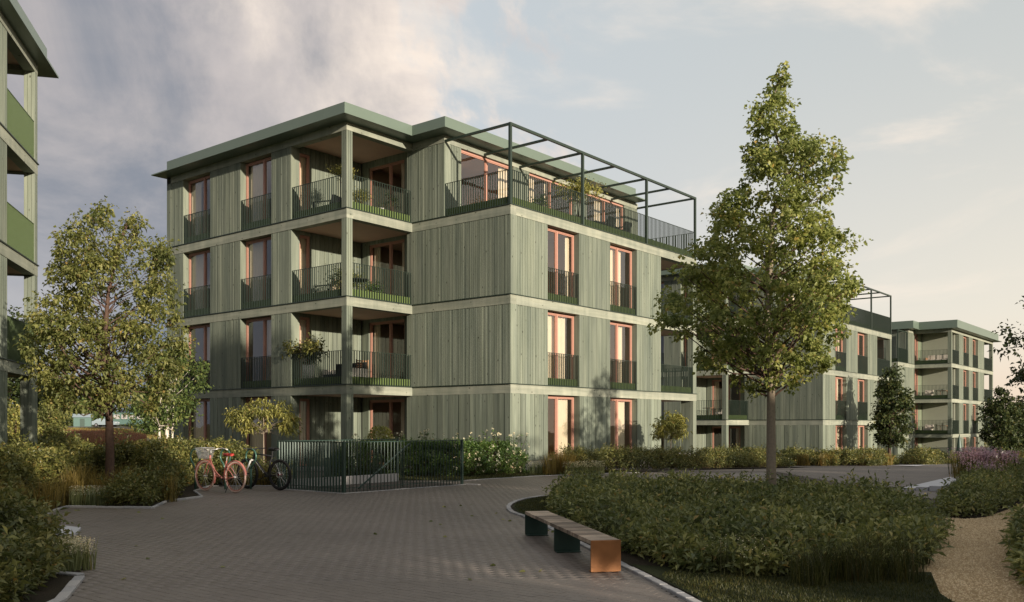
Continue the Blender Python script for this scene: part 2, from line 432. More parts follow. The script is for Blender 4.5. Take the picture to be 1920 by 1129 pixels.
def h(x, y):
    """ground level: flat by the main house, falling away to the far right, rising gently to the road on the left"""
    hr = -.035 * max(0, min(y, 95) - 32)
    hl = .0095 * max(0, min(y, 260) - 30)
    w = smooth01(-x / max(y, 1.0), .25, .45)
    return hr * (1 - w) + hl * w


# ------------------------------------------------------------------ foliage helpers
def np_mesh(name, verts, tris, mat):
    me = bpy.data.meshes.new(name)
    nv, nf = len(verts), len(tris)
    me.vertices.add(nv); me.vertices.foreach_set('co', np.ascontiguousarray(verts, dtype=np.float32).ravel())
    me.loops.add(nf * 3); me.loops.foreach_set('vertex_index', np.ascontiguousarray(tris, dtype=np.int32).ravel())
    me.polygons.add(nf); me.polygons.foreach_set('loop_start', np.arange(0, nf * 3, 3, dtype=np.int32))
    me.polygons.foreach_set('loop_total', np.full(nf, 3, dtype=np.int32))
    me.update(calc_edges=True)
    me.materials.append(mat)
    return me


def unit(a): return a / np.maximum(np.linalg.norm(a, axis=-1, keepdims=True), 1e-9)


def leaf_mesh(name, P, D, Lf, W, rng, mat, fold=.25, droop=0.0):
    """one folded leaf (two triangles) per row of P, pointing along D"""
    n = len(P); D = unit(D)
    S = unit(np.cross(D, rng.normal(size=(n, 3)) * .6 + np.array([0, 0, 1.0])))
    Nn = np.cross(S, D)
    Lf = np.broadcast_to(np.asarray(Lf, float), (n,))[:, None]; W = np.broadcast_to(np.asarray(W, float), (n,))[:, None]
    mid = P + D * Lf * .45
    tip = P + D * Lf - np.array([0, 0, 1.0]) * Lf * droop
    a = mid + S * W * .5 + Nn * W * fold; c = mid - S * W * .5 + Nn * W * fold
    v = np.stack([P, a, tip, c], 1).reshape(-1, 3)
    b = np.arange(n)[:, None] * 4
    t = np.concatenate([b + np.array([0, 1, 2]), b + np.array([0, 2, 3])], 1).reshape(-1, 3)
    return np_mesh(name, v, t, mat)


def in_poly(x, y, poly):
    c = np.zeros(len(x), bool); n = len(poly)
    for i in range(n):
        x0, y0 = poly[i]; x1, y1 = poly[(i + 1) % n]
        k = (y0 > y) != (y1 > y)
        with np.errstate(divide='ignore', invalid='ignore'):
            c ^= k & (x < (x1 - x0) * (y - y0) / (y1 - y0 + 1e-12) + x0)
    return c


def edge_dist(x, y, poly):
    d = np.full(len(x), 1e9); n = len(poly)
    for i in range(n):
        a = np.array(poly[i]); b = np.array(poly[(i + 1) % n]); ab = b - a
        t = np.clip(((x - a[0]) * ab[0] + (y - a[1]) * ab[1]) / max(1e-9, ab @ ab), 0, 1)
        d = np.minimum(d, np.hypot(x - a[0] - t * ab[0], y - a[1] - t * ab[1]))
    return d


def sample_poly(poly, dens, rng):
    P = np.array(poly); lo, hi = P.min(0), P.max(0)
    n = int(dens * (hi - lo).prod())
    x = rng.uniform(lo[0], hi[0], n); y = rng.uniform(lo[1], hi[1], n)
    k = in_poly(x, y, poly); return x[k], y[k]


def hgt(x, y): return np.array([h(a, b) for a, b in zip(x, y)]) if len(x) else np.zeros(0)


def lump(x, y, seed, s):
    r = np.random.default_rng(seed); o = np.zeros(len(x))
    for k in range(5):
        a = r.uniform(0, 6.28); f = s * r.uniform(.6, 2.2); o += np.sin((x * math.cos(a) + y * math.sin(a)) * f + r.uniform(0, 6.28))
    return o / 5


def shrub_bed(name, poly, H, mat, seed, shoots=150, leaf=.085, width=.036, nleaf=11, bump=.35, lscale=2.6, shoot_len=.26, z0=0.0, parent=None, mounds=0.0):
    """a bed of shrubs: leafy shoots spread over a lumpy canopy that comes down to the ground at its edges"""
    rng = np.random.default_rng(seed)
    x, y = sample_poly(poly, shoots, rng)
    d = edge_dist(x, y, poly)
    top = H * (1 + bump * lump(x, y, seed, lscale)) * (.55 + .45 * np.clip(d / .45, 0, 1))
    if mounds:
        mx_, my_ = sample_poly(poly, 1.0 / mounds ** 2 * 1.5, rng)
        mr = mounds * rng.uniform(.55, .95, len(mx_)); mh = rng.uniform(.62, 1.35, len(mx_))
        dd = np.hypot(x[:, None] - mx_[None], y[:, None] - my_[None]) / mr[None]
        dome = (mh[None] * np.sqrt(np.clip(1.25 - dd ** 2, .02, None)) / 1.118).max(1)
        top = H * np.clip(dome, .35, 1.4) * (.6 + .4 * np.clip(d / .35, 0, 1))
    z = top - rng.uniform(0, .14, len(x)) - shoot_len * .75
    side = d < .5
    low = side & (rng.random(len(x)) < .78)
    z = np.where(low, rng.uniform(.0, 1, len(x)) * top * .9 - .05, z)
    z = np.maximum(z, .01)
    n = len(x)
    tilt = rng.normal(size=(n, 2)) * .42
    cx, cy = np.mean(np.array(poly), 0)
    out = unit(np.stack([x - cx, y - cy], 1)) * (np.clip(.5 - d, 0, .5) * 1.4)[:, None]
    ax = unit(np.concatenate([tilt + out, np.ones((n, 1))], 1))
    base = np.stack([x, y, hgt(x, y) + z0 + z], 1)
    k = nleaf
    f = (np.arange(k) + .5) / k
    ang = np.arange(k) * 2.4
    ln = shoot_len * rng.uniform(.7, 1.25, n) * np.where(rng.random(n) < .07, 1.7, 1.0)
    e1 = unit(np.cross(ax, np.array([.3, .9, .1]))); e2 = np.cross(ax, e1)
    ph = rng.uniform(0, 6.28, n)
    A = ang[None, :] + ph[:, None]
    lat = e1[:, None, :] * np.cos(A)[..., None] + e2[:, None, :] * np.sin(A)[..., None]
    P = base[:, None, :] + ax[:, None, :] * (f[None, :, None] * ln[:, None, None])
    elev = (.25 + .9 * f ** 2)[None, :, None]
    D = lat + ax[:, None, :] * elev + rng.normal(size=(n, k, 3)) * .18
    P = P.reshape(-1, 3); D = D.reshape(-1, 3)
    s = rng.uniform(.55, 1.3, len(P))
    me = leaf_mesh(name, P, D, leaf * s, width * s, rng, mat, .3, .12)
    o = obj(name, me, parent)
    # the woody stems of the shoots
    tip = base + ax * ln[:, None]; low = base - np.stack([ax[:, 0] * .1, ax[:, 1] * .1, np.minimum(.22, z)], 1); sw = e1 * .0035
    vs = np.stack([low - sw, low + sw, tip + e2 * .002], 1).reshape(-1, 3)
    st = obj('stem', np_mesh('stem', vs, np.arange(n * 3).reshape(-1, 3), M['twig']), parent or o); st['kind'] = 'stuff'
    return o


def blades(name, x, y, H, mat, seed, width=.010, lean=.35, z=0.0, parent=None, seg2=True):
    rng = np.random.default_rng(seed); n = len(x)
    hh = H * rng.uniform(.6, 1.15, n)
    base = np.stack([x, y, hgt(x, y) + z], 1)
    a = rng.uniform(0, 6.28, n); L = rng.uniform(.1, 1, n) * lean
    dirv = np.stack([np.cos(a) * L, np.sin(a) * L, np.zeros(n)], 1)
    b = rng.uniform(0, 3.14, n); S = np.stack([np.cos(b), np.sin(b), np.zeros(n)], 1) * width * .5
    up = np.array([0, 0, 1.0])
    m = base + dirv * hh[:, None] * .35 + up * hh[:, None] * .6
    t = base + dirv * hh[:, None] + up * hh[:, None] * (1 - .25 * L[:, None])
    v = np.stack([base - S, base + S, m + S * .8, m - S * .8, t], 1).reshape(-1, 3)
    i = np.arange(n)[:, None] * 5
    tri = np.concatenate([i + np.array(q) for q in ((0, 1, 2), (0, 2, 3), (3, 2, 4))], 1).reshape(-1, 3)
    return obj(name, np_mesh(name, v, tri, mat), parent)


def tuft_points(cx, cy, r, n, rng):
    a = rng.uniform(0, 6.28, n); q = r * np.sqrt(rng.random(n)); return cx + q * np.cos(a), cy + q * np.sin(a)


def make_tree(name, label, cat, x, y, prof, r0, lmat, bmat, nclump=140, per=110, leaf=.10, width=.075, clump=.30, seed=1, nlimb=26,
              group=None, lean=(0, 0), stems=None, depth=.9, shell=.45, top_frac=.93, droop=.15, drop=0.0, limb_r=.30, z0=None, trunk_top=None, wob=.05, hollow=None, limb_mat=None):
    """prof: list of (z, x_left, x_right) of the crown outline, low to high. A tapered trunk, limbs to the leaf clumps, leaf-sized faces."""
    rng = np.random.default_rng(seed)
    zb = h(x, y) if z0 is None else z0
    root = thing(name, label, cat, (x, y, zb), 0, group)
    zs = np.array([p[0] for p in prof]); xl = np.array([p[1] for p in prof]); xr = np.array([p[2] for p in prof])
    ztop = zs[-1]; zlow = zs[0]
    # clump centres
    zz = np.linspace(zs[0], ztop, 200); wz = np.interp(zz, zs, xr - xl) ** 1.35
    cz = rng.choice(zz, nclump, p=wz / wz.sum()) + rng.normal(size=nclump) * .05
    hw = np.interp(cz, zs, (xr - xl) / 2); cc = np.interp(cz, zs, (xr + xl) / 2)
    hw = np.maximum(hw - clump * .6, hw * .35)
    ph = rng.uniform(0, 6.28, nclump); rho = shell + (1 - shell) * np.sqrt(rng.random(nclump))
    if hollow: rho = np.where(cz < hollow, .72 + .28 * rng.random(nclump), rho)
    C = np.stack([cc + hw * rho * np.cos(ph), hw * depth * rho * np.sin(ph), cz], 1)
    # trunk and limbs
    mb = MB()
    tt = ztop * top_frac if trunk_top is None else trunk_top
    stem_list = stems or [((0, 0), 1.0)]
    paths = []
    for (ox, oy), rs in stem_list:
        pts = []; rad = []
        for k in range(13):
            f = k / 12; zk = f * tt
            px_ = ox + np.interp(zk, zs, (xr + xl) / 2, left=0) * min(1, max(0, (zk - zlow) / max(.1, ztop - zlow)) * 1.2) + math.sin(f * 5 + seed) * wob * f + lean[0] * f
            py_ = oy + math.cos(f * 4 + seed * 2) * wob * f + lean[1] * f
            pts.append((px_, py_, zk - .05 if k == 0 else zk)); rad.append(max(.012, r0 * rs * (1 - f) ** .85 * (1.18 if k == 0 else 1)))
        mb.tube(pts, rad, 9); paths.append((pts, rad))
    mb.build('trunk', bmat, root, True); mb = MB()
    order = rng.permutation(nclump)[:nlimb]
    for i in order:
        c = C[i]; pts, rad = paths[rng.integers(len(paths))]
        zst = max(zlow * .88 + (rng.random() ** 1.5) * .35 * (tt - zlow) * (1 if hollow else .25), min(tt * .92, c[2] - (.25 + .55 * np.hypot(c[0], c[1]))))
        f = min(11.9, zst / tt * 12); k = int(f); q = np.array(pts[k]) * (1 - f + k) + np.array(pts[k + 1]) * (f - k)
        r = rad[k] * (.55 if limb_r is None else limb_r * 1.5)
        mid = q * .5 + c * .5 + np.array([0, 0, -.06]) + rng.normal(size=3) * .06
        mb.tube([q, q * .7 + mid * .3 + np.array([0, 0, .02]), mid, mid * .45 + c * .55, c], [r, r * .85, r * .6, r * .4, .006], 5)
    tag(mb.build('branch', limb_mat or bmat, root, True), kind='stuff')
    # leaves
    keep = rng.random(nclump) > drop
    Ck = C[keep]; n = len(Ck)
    cl = clump * rng.uniform(.65, 1.3, n)
    cnt = per
    ns_ = 7; sb = unit(rng.normal(size=(n, ns_, 3))) * (.35 + .75 * rng.random((n, ns_, 1)))     # leafy twig ends within a clump
    off = np.repeat(sb, cnt // ns_ + 1, 1)[:, :cnt] + rng.normal(size=(n, cnt, 3)) * .26
    off[..., 2] *= .75
    P = (Ck[:, None, :] + off * cl[:, None, None]).reshape(-1, 3)
    D = (off * .8 + rng.normal(size=(n, cnt, 3)) * .55 + np.array([0, 0, -.15])).reshape(-1, 3)
    s = rng.uniform(.5, 1.35, len(P))
    obj('crown', leaf_mesh('crown', P, D, leaf * s, width * s, rng, lmat, .22, droop), root)
    return root
# ------------------------------------------------------------------ ground
def grid_sheet(name, xs, ys, dz, mat, kind='structure'):
    v = []; f = []
    for yy in ys:
        for xx in xs: v.append((xx, yy, h(xx, yy) + dz))
    n = len(xs)
    for j in range(len(ys) - 1):
        for i in range(n - 1): f.append((j * n + i, j * n + i + 1, (j + 1) * n + i + 1, (j + 1) * n + i))
    me = bpy.data.meshes.new(name); me.from_pydata(v, [], f); me.materials.append(mat); me.update()
    return tag(obj(name, me), kind=kind)


gx = sorted(set([-1500, -900, -500, -300, -220] + list(range(-180, 181, 5)) + [220, 300, 500, 900, 1500]))
gy = sorted(set([-300, -120, -60, -30] + list(range(-20, 300, 5)) + [330, 400, 500, 700, 1000, 1600, 3000]))
grid_sheet('ground', gx, gy, -.10, M['meadow'])
grid_sheet('plaza', [q * .5 for q in range(-30, 61)], [q * .5 for q in range(4, 127)], -.014, M['farpave'])
plaza = bpy.data.objects['plaza']


def flat_poly(name, poly, z, mat, kind='structure', thick=None, parent=None):
    """a sheet over a ground polygon, cut fine enough to follow the ground"""
    mb = MB()
    zs = [h(a, b) + z for a, b in poly]
    if thick:
        b0 = len(mb.v); n = len(poly)
        mb.v += [(a, b, q) for (a, b), q in zip(poly, zs)] + [(a, b, q - thick) for (a, b), q in zip(poly, zs)]
        mb.f.append(tuple(range(b0, b0 + n))); mb.mi.append(0)
        for i in range(n):
            j = (i + 1) % n; mb.f.append((b0 + i, b0 + n + i, b0 + n + j, b0 + j)); mb.mi.append(0)
    else:
        mb.quad([(a, b, q) for (a, b), q in zip(poly, zs)])
    o = mb.build(name, mat, parent)
    if kind: o['kind'] = kind
    return o


BED_R = [(.68, 20.1), (2.0, 20.8), (4.5, 20.6), (6.2, 18.9), (7.0, 16.4), (6.3, 13.8), (5.2, 11.5), (4.3, 10.0), (3.72, 9.2), (3.55, 7.0), (1.75, 7.0), (1.59, 8.16),
         (1.39, 9.32), (1.24, 10.13), (.92, 11.94), (.57, 13.93), (.23, 15.55), (.02, 16.31), (-.06, 17.32), (-.03, 18.08), (.25, 19.18)]
BED_FAR = [(7.0, 15.2), (8.0, 15.5), (10.4, 18.5), (13.5, 22.0), (18, 27), (27, 36), (24, 38.5), (19.0, 34.0), (13.9, 27.9), (10.6, 22.2), (8.9, 18.8), (7.7, 16.8)]
PATH = [(3.3, 6.0), (3.5, 8.3), (4.1, 9.55), (5.0, 11.25), (6.0, 13.5), (6.7, 15.6), (7.3, 17.2), (7.5, 15.2), (8.0, 15.45), (10.4, 18.45), (13.5, 21.9), (15.6, 21.9), (12.0, 18.0), (9.6, 15.6), (7.2, 12.0), (6.2, 10.4), (5.5, 9.1), (5.1, 8.0), (5.0, 6.0)]
BED_RR = [(4.95, 7.6), (5.35, 9.1), (6.05, 10.5), (7.05, 12.2), (9.45, 15.8), (12.5, 19.2), (17, 19), (12, 10), (7, 6.5), (4.7, 6.8)]
BED_L = [(-16, 13.6), (-8.1, 14.3), (-7.64, 14.78), (-8.3, 16.4), (-8.48, 17.46), (-6.77, 17.22), (-7.07, 18.71), (-6.73, 19.86), (-7.5, 21.6), (-7.7, 23.5), (-5.95, 23.5), (-5.95, 25.0), (-9, 28.5), (-12, 31), (-24, 30), (-24, 14)]
BED_LL = [(-8.0, 12.2), (-5.6, 11.4), (-5.0, 10.6), (-4.42, 9.35), (-4.0, 8.1), (-3.9, 6.5), (-9, 6.5)]
LAWN_STRIP = [(-5.5, 25.9), (-1.36, 25.97), (.66, 28.16), (2.2, 29.3), (4.0, 31.2), (2, 32.5), (.2, 30.8), (-3.9, 33.6), (-6.2, 31.4)]
BED_B = [(.9, 28.5), (2.4, 29.35), (4.3, 30.4), (7.0, 33.6), (10.2, 37.2), (13.5, 41.2), (12.6, 42.2), (8.2, 40.2), (.35, 30.55)]
flat_poly('bed_soil', BED_R, .015, M['soil']); flat_poly('bed_soil', BED_FAR, .015, M['soil'])
flat_poly('bed_soil', BED_RR, .015, M['soil']); flat_poly('bed_soil', BED_L, .015, M['soil'])
flat_poly('bed_soil', BED_LL, .015, M['soil']); flat_poly('bed_soil', BED_B, .012, M['soil'])
flat_poly('gravel_path', PATH, .008, M['gravel'])
flat_poly('lawn', LAWN_STRIP, .010, M['lawn'])

# pavers: rows along V; each stone a block with its own edges, joints recessed
rng = np.random.default_rng(5)


def make_pavers():
    lw, ll = .10, .20
    c = np.array([0.0, 7.0])
    keep_out = [BED_R, BED_L, BED_LL, LAWN_STRIP, PATH, BED_B, PIT]
    cells = []
    for j in range(-312, 396):                      # along U (row index)
        for i in range(-96, 168):
            a = (i + (.5 if j % 2 else 0)) * ll; b = j * lw
            q = c + V * a + U * b
            cells.append((q[0], q[1]))
    cells = np.array(cells)
    x, y = cells[:, 0], cells[:, 1]
    ok = (y > 7.2) & (y < 30.5) & (x > -.55 * y - .5) & (x < .20 * y + 2.5)
    for p in keep_out: ok &= ~in_poly(x, y, p)
    x, y = x[ok], y[ok]
    o = np.argsort(np.hypot(x, y)); x, y = x[o], y[o]
    n = len(x)
    dz = rng.uniform(-.0015, .001, n); tx = rng.normal(size=n) * .0022; ty = rng.normal(size=n) * .0022
    hl, hw, ch = ll / 2 - .002, lw / 2 - .002, .0025
    # shared single-stone mesh for the nearest stones
    mb = MB()
    top = [(-hl + ch, -hw + ch, 0), (hl - ch, -hw + ch, 0), (hl - ch, hw - ch, 0), (-hl + ch, hw - ch, 0)]
    mid = [(-hl, -hw, -ch), (hl, -hw, -ch), (hl, hw, -ch), (-hl, hw, -ch)]; bot = [(p[0], p[1], -.03) for p in mid]
    mb.v = top + mid + bot; mb.f = [(0, 1, 2, 3)]
    for k in range(4):
        k2 = (k + 1) % 4; mb.f += [(4 + k, 4 + k2, k2, k), (8 + k, 8 + k2, 4 + k2, 4 + k)]
    mb.mi = [0] * len(mb.f)
    me = mb.mesh('paver', M['paver'])
    rz = math.atan2(V[1], V[0]); near = np.where((x > -.53 * y) & (x < .57 * y) & (y > 8.0))[0][:300]; ns = set(near.tolist())
    for k in near:
        p = obj('paver', me, plaza, (x[k], y[k], dz[k])); p.rotation_euler = (tx[k], ty[k], rz)
    rest = np.array([k for k in range(n) if k not in ns])
    T = np.array(top + mid); ca, sa = math.cos(rz), math.sin(rz)
    RX = T[:, 0] * ca - T[:, 1] * sa; RY = T[:, 0] * sa + T[:, 1] * ca
    vx = x[rest, None] + RX[None]; vy = y[rest, None] + RY[None]
    vz = dz[rest, None] + T[None, :, 2] + T[None, :, 1] * tx[rest, None] - T[None, :, 0] * ty[rest, None]
    vv = np.stack([vx, vy, vz], -1).reshape(-1, 3)
    ft = [(0, 1, 2), (0, 2, 3)]
    for k in range(4):
        k2 = (k + 1) % 4; ft += [(4 + k, 4 + k2, k2), (4 + k, k2, k)]
    tri = (np.arange(len(rest))[:, None, None] * 8 + np.array(ft)[None]).reshape(-1, 3)
    tag(obj('paving', np_mesh('paving', vv, tri, M['paver']), plaza), kind='stuff')


PIT = [(-5.82, 22.62), (-3.87, 21.03), (-1.27, 24.24), (-3.22, 25.83)]
flat_poly('sand_joint', [(-16, 6), (9, 6), (9, 31), (-16, 31)], -.007, M['joint'])
# near the camera the joint bed must lie above the far paving sheet: lower that sheet there
for vtx in plaza.data.vertices:
    if vtx.co.y < 30.4 and vtx.co.x < 8.8: vtx.co.z = -.045
make_pavers()


def kerb(name, pts, width=.10, top=.035, step=.5, mat='granite', closed=False, depth=.12):
    e = tag(obj(name, None), kind='structure'); e.location = (pts[0][0], pts[0][1], 0)
    P = [np.array(p, float) for p in pts]
    k = 0
    for i in range(len(P) - 1):
        a, b = P[i], P[i + 1]; L = np.linalg.norm(b - a); n = max(1, round(L / step)); d = (b - a) / L; nn = np.array([-d[1], d[0]])
        for q in range(n):
            s0 = L * q / n + .004; s1 = L * (q + 1) / n - .004
            m = a + d * (s0 + s1) / 2; zz = h(*m)
            mb = MB(); hw = width / 2; hl = (s1 - s0) / 2; c = .006
            t = [(-hl + c, -hw + c, 0), (hl - c, -hw + c, 0), (hl - c, hw - c, 0), (-hl + c, hw - c, 0)]
            u_ = [(-hl, -hw, -c), (hl, -hw, -c), (hl, hw, -c), (-hl, hw, -c)]; w_ = [(p[0], p[1], -depth) for p in u_]
            mb.v = t + u_ + w_; mb.f = [(0, 1, 2, 3)]
            for r in range(4):
                r2 = (r + 1) % 4; mb.f += [(4 + r, 4 + r2, r2, r), (8 + r, 8 + r2, 4 + r2, 4 + r)]
            mb.mi = [0] * len(mb.f)
            o = mb.build('kerb_stone', M[mat], e, loc=(m[0] - pts[0][0], m[1] - pts[0][1], zz + top + random.uniform(-.004, .004)), rz=math.atan2(d[1], d[0]))
    return e


random.seed(3)
kerb('kerb', [(2.0, 20.85), (1.2, 20.5), (.68, 20.1), (.42, 19.75), (.25, 19.3), (.08, 18.75), (-.03, 18.08), (-.07, 17.5), (-.05, 16.9), (.02, 16.31), (.23, 15.55), (.57, 13.93), (.92, 11.94), (1.24, 10.13), (1.39, 9.32), (1.59, 8.16), (1.75, 7.2)], .085, .025, .22)
kerb('kerb', [(-8.1, 14.3), (-7.64, 14.78), (-8.3, 16.4), (-8.48, 17.46), (-6.77, 17.22)], .06, .035, .55)
kerb('kerb', [(-6.77, 17.22), (-7.07, 18.71), (-6.73, 19.86), (-7.5, 21.6), (-7.75, 23.5)], .055, .035, .55)
kerb('kerb', [(-7.7, 23.5), (-5.95, 23.5)], .06, .025, .5)
kerb('kerb', [(-4.42, 9.35), (-4.0, 8.1), (-3.9, 6.8)], .10, .03, .3)
kerb('kerb', [(-4.95, 9.62), (-4.44, 9.42)], .10, .035, .3)
kerb('kerb', [(-5.86, 22.60), (-3.87, 20.97), (-1.22, 24.24)], .07, .012, .5)
kerb('kerb', [(-1.22, 24.24), (-.85, 24.0)], .10, .02, .3)
kerb('kerb', [(-1.36, 25.92), (.66, 28.1), (2.2, 29.2), (4.2, 30.3)], .05, .015, .5)
# pale stone slabs in the paving
flat_poly('stone_slab', [(-6.45, 13.69), (-6.15, 12.85), (-8.2, 13.6), (-9.5, 14.5), (-7.9, 14.75)], .035, M['pale'], thick=.06)
for k in range(3):
    w0 = .30 * k
    a = np.array([9.55, 22.35]) + np.array([.82, -.57]) * w0
    d = np.array([.585, .81]); n_ = np.array([.81, -.585])
    q = [a, a + n_ * .26, a + n_ * .26 + d * 5.8, a + d * 5.8]
    flat_poly('stone_step', [tuple(p) for p in q], .04 + .035 * k, M['pale'], thick=.12)
flat_poly('stone_slab', [(11.6, 45.5), (14.6, 49.3), (13.2, 53.5), (9.3, 48.5)], .02, M['pale'])
flat_poly('stone_slab', [(20.0, 45.2), (22.3, 49.5), (25, 52), (24.0, 53.5), (20.4, 49.6)], .02, M['pale'])


# ------------------------------------------------------------------ apartment house
class F:
    """a facade plane in house coordinates: a runs along it, dep goes into the wall"""
    def __init__(s, o, d, n): s.o = o; s.d = d; s.n = n; s.rz = math.atan2(d[1], d[0])

    def P(s, a, dep, z): return (s.o[0] + s.d[0] * a - s.n[0] * dep, s.o[1] + s.d[1] * a - s.n[1] * dep, z)

    def box(s, mb, a0, a1, d0, d1, z0, z1, mi=0):
        return mb.hexa([s.P(a0, d0, z0), s.P(a1, d0, z0), s.P(a1, d1, z0), s.P(a0, d1, z0), s.P(a0, d0, z1), s.P(a1, d0, z1), s.P(a1, d1, z1), s.P(a0, d1, z1)], mi)


LV = [.06, 2.97, 5.96, 8.95]            # floor levels (tops of the beams)
BB = [2.64, 5.62, 8.60, 11.57]          # undersides of the beams
PR = random.Random(11)
INFILL = {}


def panel(root, f, a0, a1, z0, z1, ribs=True, mat='clad', thick=.30, pitch=.088):
    mb = MB()
    f.box(mb, a0, a1, .034, thick, z0, z1)
    if ribs:
        n = max(1, round((a1 - a0) / pitch)); p = (a1 - a0) / n
        for i in range(n):
            w = p * PR.choice((.72, .77, .82)); pr = PR.choice((.012, .015, .018))
            f.box(mb, a0 + i * p + (p - w) / 2, a0 + i * p + (p + w) / 2, pr, .0335, z0 + .004, z1 - .004)
        # flat corner boards at both ends
    return mb.build('wall_panel', M[mat], root)


def boards(root, f, a0, a1, z0, z1, w=.255):
    n = max(1, round((a1 - a0) / w)); p = (a1 - a0) / n
    mb = MB(); f.box(mb, a0, a1, .07, .30, z0, z1); mb.build('wall_panel', M['board'], root)
    mb = MB(); hw = p / 2 - .008
    mb.box(-hw, hw, -.03, .03, 0, z1 - z0)
    me = mb.mesh('board', M['board'])
    for i in range(n):
        o = obj('board', me, root, f.P(a0 + (i + .5) * p, .038 + PR.uniform(-.006, .006), z0 + .002), f.rz)


def beam(root, f, a0, a1, z0, z1, cap=True, thick=.30, c0=None, c1=None):
    mb = MB(); f.box(mb, a0, a1, 0, thick, z0, z1 - .03 if cap else z1); o = mb.build('floor_beam', M['band'], root)
    if cap:
        mb = MB(); f.box(mb, a0 if c0 is None else c0, a1 if c1 is None else c1, -.035, thick, z1 - .028, z1); mb.build('drip_cap', M['rail'], root)
    return o


def window(root, f, a0, a1, z0, z1, mull=.5, curt=None, dep=.26, room=2.2, roomw=.5, leaf2=True, mats=None):
    g = .065; mb = MB(); d1 = dep + .07
    f.box(mb, a0, a0 + g, dep, d1, z0, z1); f.box(mb, a1 - g, a1, dep, d1, z0, z1)
    f.box(mb, a0 + g, a1 - g, dep, d1, z1 - g, z1); f.box(mb, a0 + g, a1 - g, dep, d1, z0, z0 + g)
    am = a0 + (a1 - a0) * mull
    if leaf2: f.box(mb, am - .045, am + .045, dep - .012, d1 - .004, z0 + g, z1 - g)
    # inner sash lines
    for (p, q) in ((a0 + g, am - .045), (am + .045, a1 - g)) if leaf2 else ((a0 + g, a1 - g),):
        f.box(mb, p, p + .035, dep + .018, d1 - .01, z0 + g, z1 - g); f.box(mb, q - .035, q, dep + .018, d1 - .01, z0 + g, z1 - g)
        f.box(mb, p + .035, q - .035, dep + .018, d1 - .01, z1 - g - .035, z1 - g)
    w = mb.build('window', M['frame'], root)
    for (p, q) in ((a0 + g + .035, am - .08), (am + .08, a1 - g - .035)) if leaf2 else ((a0 + g + .035, a1 - g - .035),):
        mb = MB(); mb.quad([f.P(p, dep + .04, z0 + g), f.P(q, dep + .04, z0 + g), f.P(q, dep + .04, z1 - g - .035), f.P(p, dep + .04, z1 - g - .035)]); mb.build('pane', M['glass'], w)
    # the warm room behind
    mb = MB(); b0, b1, e0, e1, t0, t1 = a0 - roomw, a1 + roomw, d1 + .02, d1 + room, z0 - .02, z1 + .06
    P = f.P
    mb.quad([P(b0, e1, t0), P(b1, e1, t0), P(b1, e1, t1), P(b0, e1, t1)]); mb.quad([P(b0, e0, t0), P(b0, e1, t0), P(b0, e1, t1), P(b0, e0, t1)])
    mb.quad([P(b1, e0, t0), P(b1, e1, t0), P(b1, e1, t1), P(b1, e0, t1)]); mb.quad([P(b0, e0, t0), P(b1, e0, t0), P(b1, e1, t0), P(b0, e1, t0)])
    mb.quad([P(b0, e0, t1), P(b1, e0, t1), P(b1, e1, t1), P(b0, e1, t1)])
    mb.build('room', M['room'], w)
    for c0, c1 in (curt or ()):
        mb = MB(); n = max(8, int((c1 - c0) * (a1 - a0) / .03)); b = 0
        for i in range(n + 1):
            aa = a0 + (a1 - a0) * (c0 + (c1 - c0) * i / n); dd = d1 + .10 + .028 * math.sin(i * 1.15) + .012 * math.sin(i * .5 + 1)
            mb.v += [P(aa, dd, z0 + .02), P(aa, dd, z1 + .03)]
        for i in range(n): mb.f.append((2 * i, 2 * i + 2, 2 * i + 3, 2 * i + 1)); mb.mi.append(0)
        mb.build('curtain', M['curtain'], w, True)
    return w


def railing(root, f, a0, a1, z, hgt_=1.16, dep=.03, single=True, pitch=.108, kick=.27, extra=None):
    """flat steel bars between a thin top rail and the beam; a green kick sheet behind their feet"""
    mb = MB(); f.box(mb, a0, a1, dep - .004, dep + .030, z + hgt_ - .014, z + hgt_)
    r = mb.build('railing', M['rail'], root)
    mb = MB(); f.box(mb, a0, a1, dep + .029, dep + .038, z + .02, z + .034); mb.build('bottom_rail', M['rail'], r)
    if kick:
        mb = MB(); f.box(mb, a0 + .01, a1 - .01, dep + .055, dep + .063, z + .002, z + kick); mb.build('kick_sheet', M['kick'], r)
    n = max(2, round((a1 - a0) / pitch)); p = (a1 - a0) / n
    mi = MB()
    for i in range(n + 1):
        a = a0 + i * p + (.008 if i == 0 else -.008 if i == n else 0)
        f.box(mi, a - .0105, a + .0105, dep, dep + .028, z + .004, z + hgt_ - .014)
    me = mi.mesh('railing_bars', M['rail'])
    INFILL[r.name] = me
    if single:
        mb = MB(); mb.box(-.0105, .0105, 0, .028, 0, hgt_ - .018); bm = mb.mesh('baluster', M['rail'])
        sgn = f.d[0] * -f.n[1] - f.d[1] * -f.n[0]
        for i in range(n + 1):
            a = a0 + i * p + (.008 if i == 0 else -.008 if i == n else 0)
            obj('baluster', bm, r, f.P(a, dep if sgn > 0 else dep + .028, z + .004), f.rz)
    else:
        tag(obj('railing_bars', me, r), kind='stuff')
    return r


